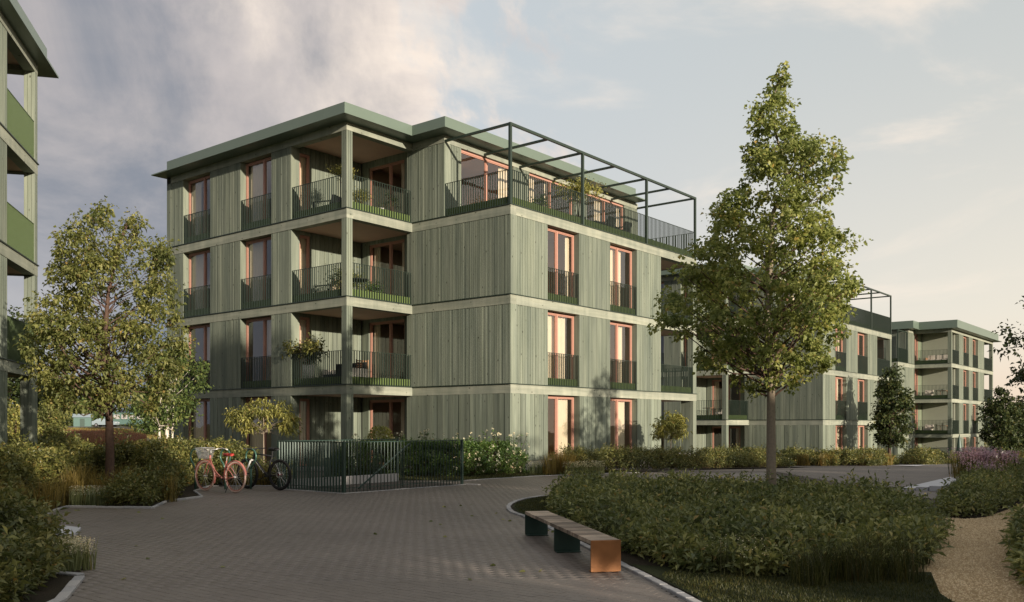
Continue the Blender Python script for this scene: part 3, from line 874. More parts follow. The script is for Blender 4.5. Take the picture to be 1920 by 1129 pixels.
def post(root, x0, x1, y0, y1, z0, z1, mat='clad'):
    mb = MB(); e = .022; mb.box(x0 + e, x1 - e, y0 + e, y1 - e, z0, z1)
    wx = (x1 - x0); wy = (y1 - y0)
    for i in range(3):   # boards on each face, small shadow gaps between them
        a = x0 + wx * i / 3 + .008; b = x0 + wx * (i + 1) / 3 - .008
        mb.box(a, b, y0, y0 + e - .001, z0 + .003, z1 - .003); mb.box(a, b, y1 - e + .001, y1, z0 + .003, z1 - .003)
        a = y0 + wy * i / 3 + .008; b = y0 + wy * (i + 1) / 3 - .008
        mb.box(x0, x0 + e - .001, a, b, z0 + .003, z1 - .003); mb.box(x1 - e + .001, x1, a, b, z0 + .003, z1 - .003)
    return mb.build('corner_post', M[mat], root)


def build_house(root):
    s1 = -3.1; t3 = 4.62; TE = 15.91; SE = 13.03
    A = F((s1, 0), (0, 1), (-1, 0)); B = F((0, 0), (1, 0), (0, -1)); Lf = F((0, 0), (0, 1), (-1, 0)); Lg = F((0, t3), (1, 0), (0, -1))
    T = F((0, 3.02), (1, 0), (0, -1))
    # plinth
    mb = MB(); mb.box(.06, SE - .06, .06, 2.0, -1.2, .36); mb.box(.06, SE - .06, 2.0, TE - .1, -1.2, .04); mb.box(s1 + .06, .06, t3 + .06, TE - .1, -1.2, .05)
    mb.build('plinth', M['concrete'], root)
    # slabs
    for z in LV[1:]:
        mb = MB(); mb.prism([(s1 + .3, t3 + .3), (.3, t3 + .3), (.3, .3), (SE - .02, .3), (SE - .02, TE - .31), (s1 + .3, TE - .31)], z - .30, z - .012); mb.build('floor_slab', M['concrete'], root)
        mb = MB(); mb.box(s1 + .3, .25, t3 + .3, 7.65, z - .325, z - .303); mb.build('soffit', M['soffit'], root)
        mb = MB(); mb.box(9.94, SE - .02, .3, 4.2, z - .325, z - .303); mb.build('soffit', M['soffit'], root)
    mb = MB(); mb.box(s1 + .3, .25, t3 + .3, 7.65, 11.70, 11.73); mb.build('soffit', M['soffit'], root)
    # beams (and the one under the roof)
    for k, (zb, zt) in enumerate(((2.64, 2.97), (5.62, 5.96), (8.60, 8.95), (11.57, 11.84))):
        top = k == 3
        beam(root, A, t3, TE, zb, zt, not top, c0=t3 - .035)
        beam(root, Lg, s1 + .3, 0 if not top else 0, zb, zt, not top, c0=s1 + .3, c1=-.036)
        if not top:
            beam(root, Lf, 0, t3 + .3, zb, zt, True, c0=-.035); beam(root, B, .3, SE, zb, zt, True, c1=SE + .03)
            mb = MB(); e = F((SE, 0), (0, 1), (1, 0)); e.box(mb, .3, TE, 0, .02, zb, zt); mb.build('floor_beam', M['band'], root)
        else:
            beam(root, Lf, 3.02, t3 + .3, zb, zt, False); beam(root, T, .3, SE, zb, zt, False)
    # closed rear and end walls
    mb = MB(); mb.box(s1, SE - .3, TE - .3, TE, -1, 11.84); mb.box(SE - .3, SE - .021, 4.2, TE - .301, -1, 11.84); mb.build('rear_wall', M['clad'], root)
    # facade A (street side), storey by storey
    for k in range(4):
        z0, z1 = LV[k], BB[k]; g = k == 0
        fn = boards if g else panel
        fn(root, A, 14.70, TE - .3, z0, z1); fn(root, A, 10.74, 12.78, z0, z1); fn(root, A, 7.65, 8.82, z0, z1)
        for i, (a0, a1) in enumerate(((8.82, 10.74), (12.78, 14.70))):
            cu = [[((.5, .98),), ((.52, .97),)], [((.02, .5),), ((.03, .55),)], [((.45, .98),), ((.5, .98),)], [((.42, .98), (.02, .14)), ((.66, .98),)]][k][i]
            window(root, A, a0, a1, z0 + .03, z1 - .02, .40, cu)
            if not g: railing(root, A, a0 + .01, a1 - .01, z0)
        # corner loggia
        Bk = F((s1, 7.65), (1, 0), (0, -1)); Rt = F((.25, 0), (0, 1), (-1, 0))
        m = 'board'
        panel(root, Bk, .301, .42, z0, z1 + .15, False, m, .2); boards(root, Bk, .92, 3.35, z0, z1 + .15, .20)
        panel(root, Bk, .42, .92, z1 - .1, z1 + .15, False, m, .2)
        window(root, Bk, .42, .92, z0 + .03, z1 - .1, .5, ((.05, .9),), .10, 1.2, .1, False)
        panel(root, Rt, 4.921, 5.32, z0, z1 + .15, False, m, .2); panel(root, Rt, 7.28, 7.65, z0, z1 + .15, False, m, .2)
        panel(root, Rt, 5.32, 7.28, z1 - .1, z1 + .15, False, m, .2)
        window(root, Rt, 5.32, 7.28, z0 + .03, z1 - .1, .42, [((.04, .2),), ((.80, .97),), ((.06, .18), (.8, .97)), ((.03, .22),)][k], .10, 2.6, .2)
        e = 0 if not g else .04
        post(root, s1 + .004, s1 + .27 + e, t3 + .004, t3 + .27 + e, z0 if not g else .36 - .4, z1)
        if not g:
            railing(root, A, 4.90, 7.64, z0, dep=.05, pitch=.112); railing(root, Lg, s1 + .28, -.012, z0, dep=.05, pitch=.118)
    # face between the two corners
    boards(root, Lf, .0, t3 + .3, .36, BB[0])
    for k in (1, 2): panel(root, Lf, 0, t3 + .3, LV[k], BB[k])
    panel(root, Lf, 3.02, t3 + .3, LV[3], BB[3])
    # facade B (sunny side)
    for k in range(3):
        z0, z1 = LV[k], BB[k]; g = k == 0
        fn = boards if g else panel; zz = .36 if g else z0
        fn(root, B, .301, 2.09, zz, z1); fn(root, B, 4.01, 6.08, zz, z1); fn(root, B, 8.04, 9.94, zz, z1)
        for i, (a0, a1) in enumerate(((2.09, 4.01), (6.08, 8.04))):
            cu = [[((.56, .92),), ((.50, .84),)], [((.22, .86),), ((.60, .74),)], [((.84, .97),), ((.14, .70),)]][k][i]
            window(root, B, a0, a1, z0 + (.03 if not g else .25), z1 - .02, .45, cu)
            if not g: railing(root, B, a0 + .01, a1 - .01, z0, single=True)
        # end loggia
        W2 = F((0, 2.0), (1, 0), (0, -1))
        panel(root, W2, 9.64, 11.75, z0, z1 + .1, True, 'clad', .2)
        mb = MB(); mb.box(9.641, 9.94, .301, 1.999, z0, z1); mb.build('wall_panel', M['clad'], root)
        post(root, SE - .29, SE - .004, .004, .29 if not g else .62, z0 - (1.2 if g else 0), z1)
        if not g:
            railing(root, B, 9.95, SE - .30, z0, single=False); E2 = F((SE, 0), (0, 1), (1, 0)); railing(root, E2, .30, 4.15, z0, single=False)
    # roof terrace
    z0, z1 = LV[3], BB[3]
    panel(root, T, .301, .92, z0, z1)
    for a0, a1, cu in ((.92, 3.9, ((.8, .97),)), (4.9, 7.9, ((.05, .2), (.42, .56))), (8.9, 11.9, ((.3, .48), (.9, .98)))):
        window(root, T, a0, a1, z0 + .03, z1 - .02, .5, cu, .10, 2.6, .2)
    for a0, a1 in ((3.9, 4.9), (7.9, 8.9), (11.9, SE)): panel(root, T, a0, a1, z0, z1)
    railing(root, Lf, .05, 3.0, z0, dep=.03); railing(root, B, .05, SE - .04, z0, dep=.03, single=False)
    E2 = F((SE, 0), (0, 1), (1, 0)); railing(root, E2, .05, 3.0, z0, dep=.03, single=False)
    # pergola frame of square steel
    zt = 11.66; q = .055
    per = MB(); per.box(0, SE, .002, q * 1.6, zt - q * 1.6, zt); pg = per.build('pergola_beam', M['rail'], root)
    for s_ in (.0, 4.22, 8.78, SE - q * 1.7):
        mb = MB(); mb.box(s_, s_ + q * 1.7, .004, q * 1.7, z0, zt - q * 1.6); mb.build('pergola_post', M['rail'], root)
    for s_ in (.0, 2.12, 4.22, 6.46, 8.78, 10.75, SE - q * 1.7):
        mb = MB(); mb.box(s_ + .004, s_ + q * 1.4, q * 1.6, 3.0, zt - q * 1.5, zt - .004); mb.build('pergola_beam', M['rail'], root)
    # roof: thin eaves plate, green parapet
    mb = MB(); mb.prism([(-3.72, 4.0), (-.62, 4.0), (-.62, 2.40), (12.85, 2.40), (12.85, 16.05), (-3.72, 16.05)], 11.842, 11.885); mb.build('eaves_plate', M['metal'], root)
    mb = MB(); mb.prism([(-3.69, 4.03), (-.59, 4.03), (-.59, 2.43), (11.9, 2.43), (11.9, 14.9), (-3.69, 14.9)], 11.887, 12.215); mb.build('roof_parapet', M['metal'], root)


HZ = math.atan2(U[1], U[0])
C2 = np.array([-.05, 30.4])
house = thing('apartment_house', 'large green timber apartment house in the middle with roof terrace pergola and corner loggias', 'house', (C2[0], C2[1], 0), HZ, 'green timber apartment houses')
build_house(house)


def L2W(s, t, z=0, o=C2): return (o[0] + U[0] * s + V[0] * t, o[1] + U[1] * s + V[1] * t, z)


def copy_house(src, off, dz, label):
    r = src.copy(); COL.objects.link(r); r.location = (src.location.x + off[0], src.location.y + off[1], src.location.z + dz); r['label'] = label
    for ch in list(src.children):
        c = ch.copy(); COL.objects.link(c); c.parent = r
        done = False
        for gcd in list(ch.children):
            if gcd.name.startswith(('baluster', 'railing_bars')):
                if done: continue
                done = True; d = bpy.data.objects.new('railing_bars', INFILL[ch.name]); d['kind'] = 'stuff'; COL.objects.link(d); d.parent = c
                continue
            d = gcd.copy(); COL.objects.link(d); d.parent = c
    return r


copy_house(house, U * 29.5 + V * .45, -1.05, 'second green timber apartment house, partly hidden behind the tall maple')

# third house: corner loggia on its left front, smaller terrace frame at its left end
C3 = np.array([37.0, 77.0])
house3 = thing('apartment_house', 'farthest green timber apartment house at the right with stacked corner loggias', 'house', (C3[0], C3[1], -2.11), HZ, 'green timber apartment houses')


def build_house3(root):
    SE = 15.7; TE = 12.0; tL = 2.95; sL = -4.7; sT = -1.8
    B = F((0, 0), (1, 0), (0, -1)); A = F((0, 0), (0, 1), (-1, 0)); Q = F((0, tL), (-1, 0), (0, -1)); Z = F((sL, 0), (0, 1), (-1, 0))
    mb = MB(); mb.prism([(.05, .05), (SE - .05, .05), (SE - .05, TE - .05), (sL + .05, TE - .05), (sL + .05, tL + .05), (.05, tL + .05)], -.6, .05); mb.build('plinth', M['concrete'], root)
    mb = MB(); mb.box(sL, SE - 3.0, TE - .3, TE, 0, 11.84); mb.box(SE - 3.3, SE - 3.0, 2.2, TE - .301, 0, 11.84); mb.build('rear_wall', M['clad'], root)
    for z in LV[1:]:
        mb = MB(); mb.prism([(.3, .3), (SE - .3, .3), (SE - .3, TE - .31), (sL + .3, TE - .31), (sL + .3, tL + .3), (.3, tL + .3)], z - .30, z - .012); mb.build('floor_slab', M['concrete'], root)
    for k, (zb, zt) in enumerate(((2.64, 2.97), (5.62, 5.96), (8.60, 8.95), (11.57, 11.84))):
        top = k == 3
        beam(root, A, 0, tL + .3, zb, zt, not top); beam(root, B, .3, SE, zb, zt, not top)
        if top: beam(root, Q, 0, -sT, zb, zt, False)
        else: beam(root, Q, 0, -sL, zb, zt, True); beam(root, Z, tL + .3, TE, zb, zt, True)
        e = F((SE, 0), (0, 1), (1, 0)); beam(root, e, .3, 3.0, zb, zt, not top)
    for k in range(4):
        z0, z1 = LV[k], BB[k]; g = k == 0
        # loggia at the corner: open to the left front and to the right
        post(root, .004, .30, .004, .30, z0, z1)
        bk = F((2.3, 0), (0, 1), (-1, 0)); panel(root, bk, .31, tL, z0, z1 + .2, False, 'suntone_wall', .2)
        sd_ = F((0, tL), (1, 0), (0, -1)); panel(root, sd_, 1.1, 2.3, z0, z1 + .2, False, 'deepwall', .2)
        window(root, sd_, .02, 1.1, z0 + .03, z1, .5, ((.1, .6),), .06, 1.0, .05)
        if not g:
            railing(root, A, .31, tL - .02, z0, dep=.05, single=False, kick=.3); railing(root, B, .31, 2.6, z0, single=False, kick=.3)
        for a0, a1 in ((2.6, 4.1), (6.1, 7.5), (9.6, 11.3)):
            panel(root, B, a0, a1, z0, z1)
        panel(root, B, 3.6 if False else 11.3, 12.0, z0, z1)
        for a0, a1 in ((4.1, 6.1), (7.5, 9.6)):
            window(root, B, a0, a1, z0 + .03, z1 - .02, .5, ((.05, .3),), .26, 1.4, .2)
            if not g: railing(root, B, a0 + .01, a1 - .01, z0, single=False, kick=.3)
        post(root, SE - .31, SE - .004, .004, .30, z0, z1)
        if not g:
            railing(root, B, 12.01, SE - .32, z0, single=False, kick=.3); e = F((SE, 0), (0, 1), (1, 0)); railing(root, e, .32, 2.9, z0, single=False, kick=.3)
        if k < 3:
            (boards if g else panel)(root, Q, .0, -sL, z0, z1); panel(root, Z, tL + .3, TE - .3, z0, z1)
        else:
            panel(root, Q, .0, -sT, z0, z1); T = F((sT, 0), (0, 1), (-1, 0)); panel(root, T, tL + .3, 5.0, z0, z1); window(root, T, 5.0, 8.0, z0 + .03, z1 - .02)
            panel(root, T, 8.0, TE, z0, z1)
            railing(root, Q, -sT + .02, -sL - .02, z0, single=False); railing(root, Z, tL + .05, TE, z0, single=False)
            beam(root, T, tL + .3, TE, 11.57, 11.84, False)
    for s_ in (sL + .005, sT - .3):
        mb = MB(); mb.box(s_, s_ + .09, tL + .004, tL + .09, LV[3], 11.5); mb.build('pergola_post', M['rail'], root)
    mb = MB(); mb.box(sL + .005, sT - .3, tL + .004, tL + .09, 11.5, 11.58); mb.build('pergola_beam', M['rail'], root)
    mb = MB(); mb.prism([(-.62, -.62), (SE + .9, -.62), (SE + .9, TE), (sT - .5, TE), (sT - .5, tL - .6), (-.62, tL - .6)], 11.842, 11.885); mb.build('eaves_plate', M['metal'], root)
    mb = MB(); mb.prism([(-.59, -.59), (SE - .6, -.59), (SE - .6, TE - .6), (sT - .4, TE - .6), (sT - .4, tL - .5), (-.59, tL - .5)], 11.887, 12.5); mb.build('roof_parapet', M['metal'], root)


build_house3(house3)

# house at the left edge of the picture: its far corner loggias
house0 = thing('apartment_house', 'green timber apartment house cut off at the left edge with slim corner posts', 'house', (-14.0, 27.0, .33), math.atan2(-.9686, .2486), 'green timber apartment houses')


def build_house0(root):
    A = F((0, 0), (1, 0), (0, 1)); E = F((0, 0), (0, -1), (-1, 0)); LE = 14.0; DP = 9.0
    mb = MB(); mb.box(3.1, LE, -DP, -.06, -.6, .02); mb.build('plinth', M['concrete'], root)
    for k, (zb, zt) in enumerate(((2.64, 2.97), (5.62, 5.96), (8.60, 8.95), (11.57, 11.84))):
        beam(root, A, 0, LE, zb, zt, k < 3, c0=-.035); beam(root, E, .3, DP, zb, zt, k < 3)
        if k < 3:
            mb = MB(); mb.box(.3, LE, -DP, -.3, zt - .3, zt - .012); mb.build('floor_slab', M['concrete'], root)
            mb = MB(); mb.box(.3, 3.1, -3.2, -.3, zt - .325, zt - .303); mb.build('soffit', M['soffit'], root)
        else:
            mb = MB(); mb.box(.3, 3.1, -3.2, -.3, 11.72, 11.75); mb.build('soffit', M['soffit'], root)
    mb = MB(); mb.box(3.1, LE, -DP, -DP + .3, 0, 11.8); mb.box(LE - .3, LE, -DP + .3, -.3, 0, 11.8); mb.box(0, 3.1, -DP, -3.2, 0, 11.8); mb.build('rear_wall', M['clad'], root)
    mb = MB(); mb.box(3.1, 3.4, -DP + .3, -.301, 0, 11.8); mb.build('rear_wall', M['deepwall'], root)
    for k in range(4):
        z0, z1 = LV[k], BB[k]; g = k == 0
        post(root, .004, .30, -.30, -.004, z0 - (.6 if g else 0), z1) if not g else post(root, .004, .62, -.32, -.004, -.6, z1)
        panel(root, A, 3.1, 5.2, z0, z1) if not g else boards(root, A, 3.1, 5.2, -.3, z1)
        panel(root, A, 7.2, LE, z0, z1)
        window(root, A, 5.2, 7.2, z0 + .03, z1 - .02)
        if not g:
            railing(root, A, .31, 3.09, z0, single=False, dep=.03, kick=1.08); railing(root, E, .32, 3.1, z0, single=False, dep=.03)  # tall sheet on the long side added to imitate sunlit green bar sides
            railing(root, A, 5.21, 7.19, z0, single=False)
    mb = MB(); mb.box(-.9, LE, -DP, .38, 11.842, 11.90); mb.build('eaves_plate', M['metal'], root)
    mb = MB(); mb.box(.4, LE, -DP + .5, .34, 11.902, 12.22); mb.build('roof_parapet', M['metal'], root)


build_house0(house0)
M['suntone_rail'] = simple('green_steel_sun_tone', (.062, .095, .036), .42, .1, .5, .1)  # lighter copy of the rail steel, sunlit bar faces put into the colour
for r_ in house0.children:
    if r_.name.startswith('railing'):
        r_.data.materials[0] = M['suntone_rail']
        for c_ in r_.children:
            if c_.name.startswith(('railing_bars', 'kick_sheet')): c_.data.materials[0] = M['suntone_rail']
# ------------------------------------------------------------------ trees
K = .01038
def pr(rows, cx, k, D):
    return [(EYE + (798 - y) / 1715 * D, (a - cx) * k, (b - cx) * k) for y, a, b in rows]


MAP = pr([(722, 1395, 1515), (704, 1350, 1550), (680, 1292, 1570), (640, 1262, 1580), (600, 1212, 1596), (560, 1225, 1625), (535, 1240, 1628), (500, 1262, 1595), (470, 1285, 1600), (450, 1308, 1592), (415, 1318, 1572), (385, 1330, 1560), (350, 1372, 1585),
          (305, 1385, 1598), (285, 1402, 1560), (262, 1390, 1515), (235, 1378, 1490), (200, 1395, 1485), (160, 1425, 1486), (135, 1450, 1490), (116, 1462, 1484)], 1447, K, 17.8)
make_tree('maple_tree', 'tall young maple with straight pale trunk standing in the shrub bed behind the bench', 'tree', 5.05, 17.8, MAP, .102, M['maple'], M['greybark'],
          nclump=540, per=62, leaf=.073, width=.068, clump=.185, seed=4, nlimb=110, shell=.22, top_frac=.985, drop=.0, limb_mat=M['bark'], limb_r=.2)
LT = pr([(772, 120, 300), (740, 80, 325), (700, 62, 338), (660, 48, 352), (620, 52, 352), (580, 72, 345), (545, 80, 335), (510, 95, 332), (475, 98, 330), (440, 112, 325), (412, 140, 312), (392, 172, 240), (378, 188, 218)], 205, .01149, 19.7)
make_tree('maple_tree', 'broad olive leaved maple with forked reddish trunk in the left shrub bed', 'tree', -8.67, 19.7, LT, .105, M['gold'], M['bark'],
          nclump=390, per=68, leaf=.076, width=.056, clump=.205, seed=8, nlimb=90, shell=.30, hollow=2.85, stems=[((0, 0), 1.0), ((.02, .02), .62), ((-.02, .02), .55)], drop=.05, droop=.3, wob=.24)
BT = pr([(800, 290, 330), (780, 262, 372), (750, 250, 385), (720, 252, 398), (690, 262, 395), (665, 275, 372), (640, 285, 345)], 312, .0172, 29.5)
make_tree('birch_tree', 'multi stemmed white birch with fresh green leaves beside the olive maple', 'tree', -11.15, 29.5, BT, .085, M['birchleaf'], M['birch'],
          nclump=150, per=44, leaf=.095, width=.062, clump=.25, seed=12, nlimb=45, shell=.15, stems=[((0, 0), 1.0), ((-.28, .1), .6), ((.12, .15), .55)], drop=.05, limb_r=.20)
# small roof-trained trees
def parasol(x, y, zc, wx, label, seed):
    prof = [(zc - .48, -.50 * wx, .48 * wx), (zc - .2, -.55 * wx, .52 * wx), (zc + .05, -.50 * wx, .48 * wx), (zc + .24, -.36 * wx, .36 * wx), (zc + .34, -.15 * wx, .15 * wx)]
    return make_tree('ornamental_tree', label, 'tree', x, y, prof, .035, M['yellowleaf'], M['greybark'], nclump=64, per=40, leaf=.105, width=.036, clump=.155, seed=seed, nlimb=30, shell=.3, droop=.7, trunk_top=zc, wob=.01, hollow=zc - .12,
                     group='small parasol shaped trees before the house', limb_r=.35)


parasol(-7.6, 28.0, 1.95, 2.15, 'small parasol shaped tree with yellow drooping leaves behind the bicycles', 21)
parasol(6.08, 35.0, 1.75, 1.35, 'small parasol shaped tree with pale yellow leaves at the sunny house corner', 22)
CT = pr([(835, 1655, 1690), (815, 1635, 1712), (790, 1628, 1722), (760, 1632, 1720), (730, 1642, 1700), (705, 1652, 1690), (690, 1662, 1680)], 1668, .0321, 55)
make_tree('young_tree', 'young dark leaved tree standing before the second house', 'tree', 22.7, 55.0, [(z - h(22.7, 55), a, b) for z, a, b in CT], .11, M['darkleaf'], M['bark'],
          nclump=120, per=60, leaf=.17, width=.13, clump=.38, seed=31, nlimb=40, shell=.25, drop=.1)
for k, (x, y, hh, w, lab) in enumerate(((35.2, 66.0, 5.6, 3.3, 'dark young tree with round crown right of the farthest house'), (40.5, 71.0, 6.6, 3.6, 'dark young tree at the right picture edge behind its neighbour'),
                                        (44.2, 80.0, 5.2, 3.0, 'smallest dark young tree behind the pair right of the farthest house'))):
    make_tree('young_tree', lab, 'tree', x, y, [(1.0, -.3 * w, .3 * w), (1.7, -.46 * w, .46 * w), (hh * .5, -.5 * w, .5 * w), (hh * .75, -.36 * w, .36 * w), (hh, -.05 * w, .05 * w)], .10, M['darkleaf'], M['bark'],
              nclump=110, per=60, leaf=.18, width=.14, clump=.42, seed=41 + k, nlimb=36, shell=.25, drop=.1, group='young trees beyond the far beds')
make_tree('roadside_tree', 'dark leaved tree whose branch tips reach in at the right picture edge', 'tree', 14.3, 21.2, [(1.9, -1.6, 1.6), (2.5, -2.7, 2.7), (3.4, -2.85, 2.9), (4.6, -2.2, 2.4), (5.8, -1.3, 1.5), (6.9, -.2, .2)], .14, M['darkleaf'], M['bark'],
          nclump=150, per=80, leaf=.12, width=.075, clump=.36, seed=52, nlimb=60, shell=.3)


SX, SY = SUN.x / math.hypot(SUN.x, SUN.y), SUN.y / math.hypot(SUN.x, SUN.y)
def pl(p, l): return (-SY * p - SX * l, SX * p - SY * l)
# unseen trees added behind the camera, sized and spaced to shade plaza and facades
for k, (p, l, hh, w) in enumerate(((-6.0, -14, 7.4, 6.0), (-1.0, -15, 7.6, 5.6), (3.1, -15, 7.4, 5.2), (10.0, -15, 7.2, 4.6), (10.6, -18, 7.6, 5.0), (8.9, -21, 8.0, 2.4), (13.0, -18, 14.2, 1.7), (16.4, -14, 7.0, 5.0), (20.0, -15, 7.6, 5.4), (25.0, -14, 7.8, 5.5), (30.0, -13, 7.2, 5.5), (35.5, -10, 7.5, 6.0), (41, -6, 7.5, 6))):
    x, y = pl(p, l)
    make_tree('added_shade_tree', 'leafy unseen tree added behind the viewer to the right to cast shade', 'tree', x, y, [(.35, -.38 * w, .38 * w), (1.4, -.5 * w, .5 * w), (hh * .55, -.5 * w, .5 * w), (hh * .88, -.40 * w, .40 * w), (hh, -.16 * w, .16 * w)], .16, M['darkleaf'], M['bark'],
              nclump=int(24 * hh), per=70, leaf=.32, width=.26, clump=.66, seed=61 + k, nlimb=24, shell=.2, group='shade trees added behind the viewer')

x, y = pl(6.75, -15.5)  # high crown added out of view to cut off the sun streak beyond the bench
make_tree('added_shade_tree', 'slender unseen tree with a high small crown added behind the viewer to block sun', 'tree', x, y, [(4.7, -.9, .9), (5.4, -1.3, 1.3), (7.0, -1.2, 1.2), (8.0, -.4, .4)], .11, M['darkleaf'], M['bark'], nclump=110, per=70, leaf=.3, width=.24, clump=.5, seed=95, nlimb=14, shell=.2)
x, y = pl(6.1, -19.5)  # another unseen crown added to fill the remaining light gap on the plaza
make_tree('added_shade_tree', 'second slender unseen tree with a high crown added behind the viewer to block sun', 'tree', x, y, [(5.75, -1.3, 1.3), (6.6, -1.7, 1.7), (7.6, -1.5, 1.5), (8.8, -.4, .4)], .12, M['darkleaf'], M['bark'], nclump=170, per=70, leaf=.3, width=.24, clump=.5, seed=96, nlimb=14, shell=.1)

# ------------------------------------------------------------------ planting
rs = np.random.default_rng(77)
tag(shrub_bed('shrubbery', [(1.15, 20.0), (2.2, 20.5), (4.2, 20.0), (6.0, 18.0), (6.7, 16.3), (6.35, 13.8), (5.3, 11.5), (4.4, 10.0), (3.75, 9.3), (2.7, 9.35), (1.75, 9.75), (1.5, 10.6), (1.32, 12.0), (1.0, 13.9), (.75, 15.4), (.85, 16.6), (1.0, 18.4)],
                      .40, M['shrub'], 101, shoots=250, leaf=.098, width=.036, nleaf=12, shoot_len=.28, mounds=.85), kind='stuff')
tag(shrub_bed('shrubbery', [(7.15, 15.3), (8.1, 15.6), (10.4, 18.7), (13.5, 22.2), (17.5, 27.2), (24.5, 36), (22, 37), (18.3, 33.0), (14.6, 28.2), (11.3, 22.8), (9.3, 19.1), (7.9, 16.9)], .42, M['shrub'], 102, mounds=.9, shoots=190, leaf=.09, width=.034), kind='stuff')
tag(shrub_bed('shrubbery', [(4.65, 7.8), (5.08, 9.1), (5.8, 10.5), (6.8, 12.2), (9.2, 15.8), (12.0, 19.0), (14, 18), (10, 11), (7, 7.5)], .66, M['shrub'], 103, mounds=.8, shoots=260, leaf=.10, width=.038), kind='stuff')
LB = [(-15.5, 15.0), (-9.4, 14.9), (-9.0, 16.6), (-9.3, 18.6), (-9.0, 20.3), (-8.0, 20.5), (-7.4, 19.4), (-7.3, 20.1), (-8.2, 21.6), (-8.2, 23.75), (-6.1, 23.8), (-6.15, 25.2), (-9, 28), (-12, 30.2), (-22, 29.5), (-22, 15)]
tag(shrub_bed('shrubbery', LB, .90, M['shrub_left'], 104, mounds=1.3, shoots=170, leaf=.105, width=.042, bump=.16, nleaf=11, shoot_len=.32), kind='stuff')
tag(shrub_bed('shrubbery', [(-9.0, 12.6), (-6.2, 11.6), (-5.35, 10.7), (-4.75, 9.4), (-4.35, 8.2), (-4.2, 7.0), (-8, 7.0)], .66, M['shrub_left'], 105, mounds=.9, shoots=300, leaf=.095, width=.036, shoot_len=.28), kind='stuff')
tag(shrub_bed('shrubbery', [(1.4, 29.2), (2.8, 29.9), (5.0, 31.4), (8.2, 35.0), (12.5, 40.6), (12.0, 41.0), (8.0, 38.0), (1.2, 30.3)], .62, M['shrub_left'], 106, mounds=.9, shoots=150, leaf=.085, width=.034, z0=.04), kind='stuff')
# planting before the second and third houses
for k, (poly, H, mt) in enumerate((([(10.3, 40.8), (13.4, 43.6), (12.4, 46.5), (9.2, 43.5)], .65, 'shrub_left'), ([(14.2, 49.5), (17.0, 49.2), (20.0, 49.6), (20.2, 51.2), (17.8, 52.8), (15.5, 53.4), (13.6, 52.0)], .75, 'shrub_left'),
                                   ([(18.2, 51.9), (20.4, 50.6), (22.8, 55), (24.8, 58.5), (24, 60), (20.2, 55.5)], .75, 'shrub_left'), ([(24.6, 54.5), (28.5, 60.5), (31, 66), (29.2, 67.5), (26.5, 62.5)], .8, 'shrub_left'),
                                   ([(31, 67), (35.0, 71.5), (39, 76), (37.5, 76.5), (31, 71)], .8, 'shrub_left'), ([(9.3, 51), (14.2, 53.4), (12.6, 54.6), (8, 53.0)], .8, 'shrub_left'),
                                   ([(32, 60), (45, 60), (52, 74), (42, 74)], .75, 'darkleaf'))):
    tag(shrub_bed('shrubbery', poly, H, M[mt], 110 + k, mounds=1.2, shoots=70, leaf=.14, width=.06, nleaf=10, shoot_len=.34), kind='stuff')
# hedge with pale roses between the fence and the house
hr = thing('rose_hedge', 'clipped green hedge with white roses behind the slatted fence', 'hedge', (0, 0, 0))
HP = [(-5.4, 26.9), (-1.4, 27.75), (.42, 28.95), (.45, 29.75), (-.4, 30.0), (-3.9, 29.3), (-5.6, 28.6)]
shrub_bed('foliage', HP, 1.04, M['hedge'], 120, shoots=330, leaf=.075, width=.036, bump=.05, shoot_len=.2, parent=hr)
def blossoms(name, pts, r, mat, seed, parent=None, n=7, size=.05):
    g = np.random.default_rng(seed); P = np.repeat(np.array(pts, float), n, 0); D = unit(g.normal(size=P.shape) + np.array([.2, -.5, .5]))
    return obj(name, leaf_mesh(name, P + D * r * .3, D, size * g.uniform(.7, 1.2, len(P)), size * .9, g, mat, .15), parent)
g = np.random.default_rng(9)
fp = []
for k in range(60):
    t = g.random(); a = np.array([-1.9, 27.5]) * (1 - t) + np.array([.52, 29.0]) * t
    fp.append((a[0] + .06 + g.normal() * .05, a[1] - .12, g.uniform(.12, 1.0)))
for k in range(14):
    t = g.random(); fp.append((-4.8 * (1 - t) + .3 * t, 28.0 * (1 - t) + 29.4 * t + g.normal() * .3, 1.05 + g.uniform(0, .22)))
blossoms('blossom', fp, .04, M['white'], 10, hr, 6, .04)
def rose(x, y, hh, label, seed, spread=.22, n=9):
    r = thing('rose_bush', label, 'rose bush', (x, y, 0), 0, 'tall roses above the hedge')
    q = np.random.default_rng(seed); mb = MB(); tips = []; lp = []
    for k in range(n):
        dx, dy = q.normal(size=2) * spread; z = hh * q.uniform(.85, 1.05); tips.append((dx, dy, z))
        mb.tube([(dx * .2, dy * .2, 0), (dx * .6, dy * .6, z * .6), (dx, dy, z)], [.008, .006, .003], 4)
        for j in range(9): lp.append((dx * .8 + q.normal() * .08, dy * .8 + q.normal() * .08, z - q.uniform(0, .38)))
    mb.build('stem', M['twig'], r)
    lp = np.array(lp); obj('foliage', leaf_mesh('foliage', lp, q.normal(size=lp.shape), .085, .05, q, M['hedge'], .2), r)
    blossoms('blossom', tips, .04, M['white'], seed + 1, r, 7, .055)
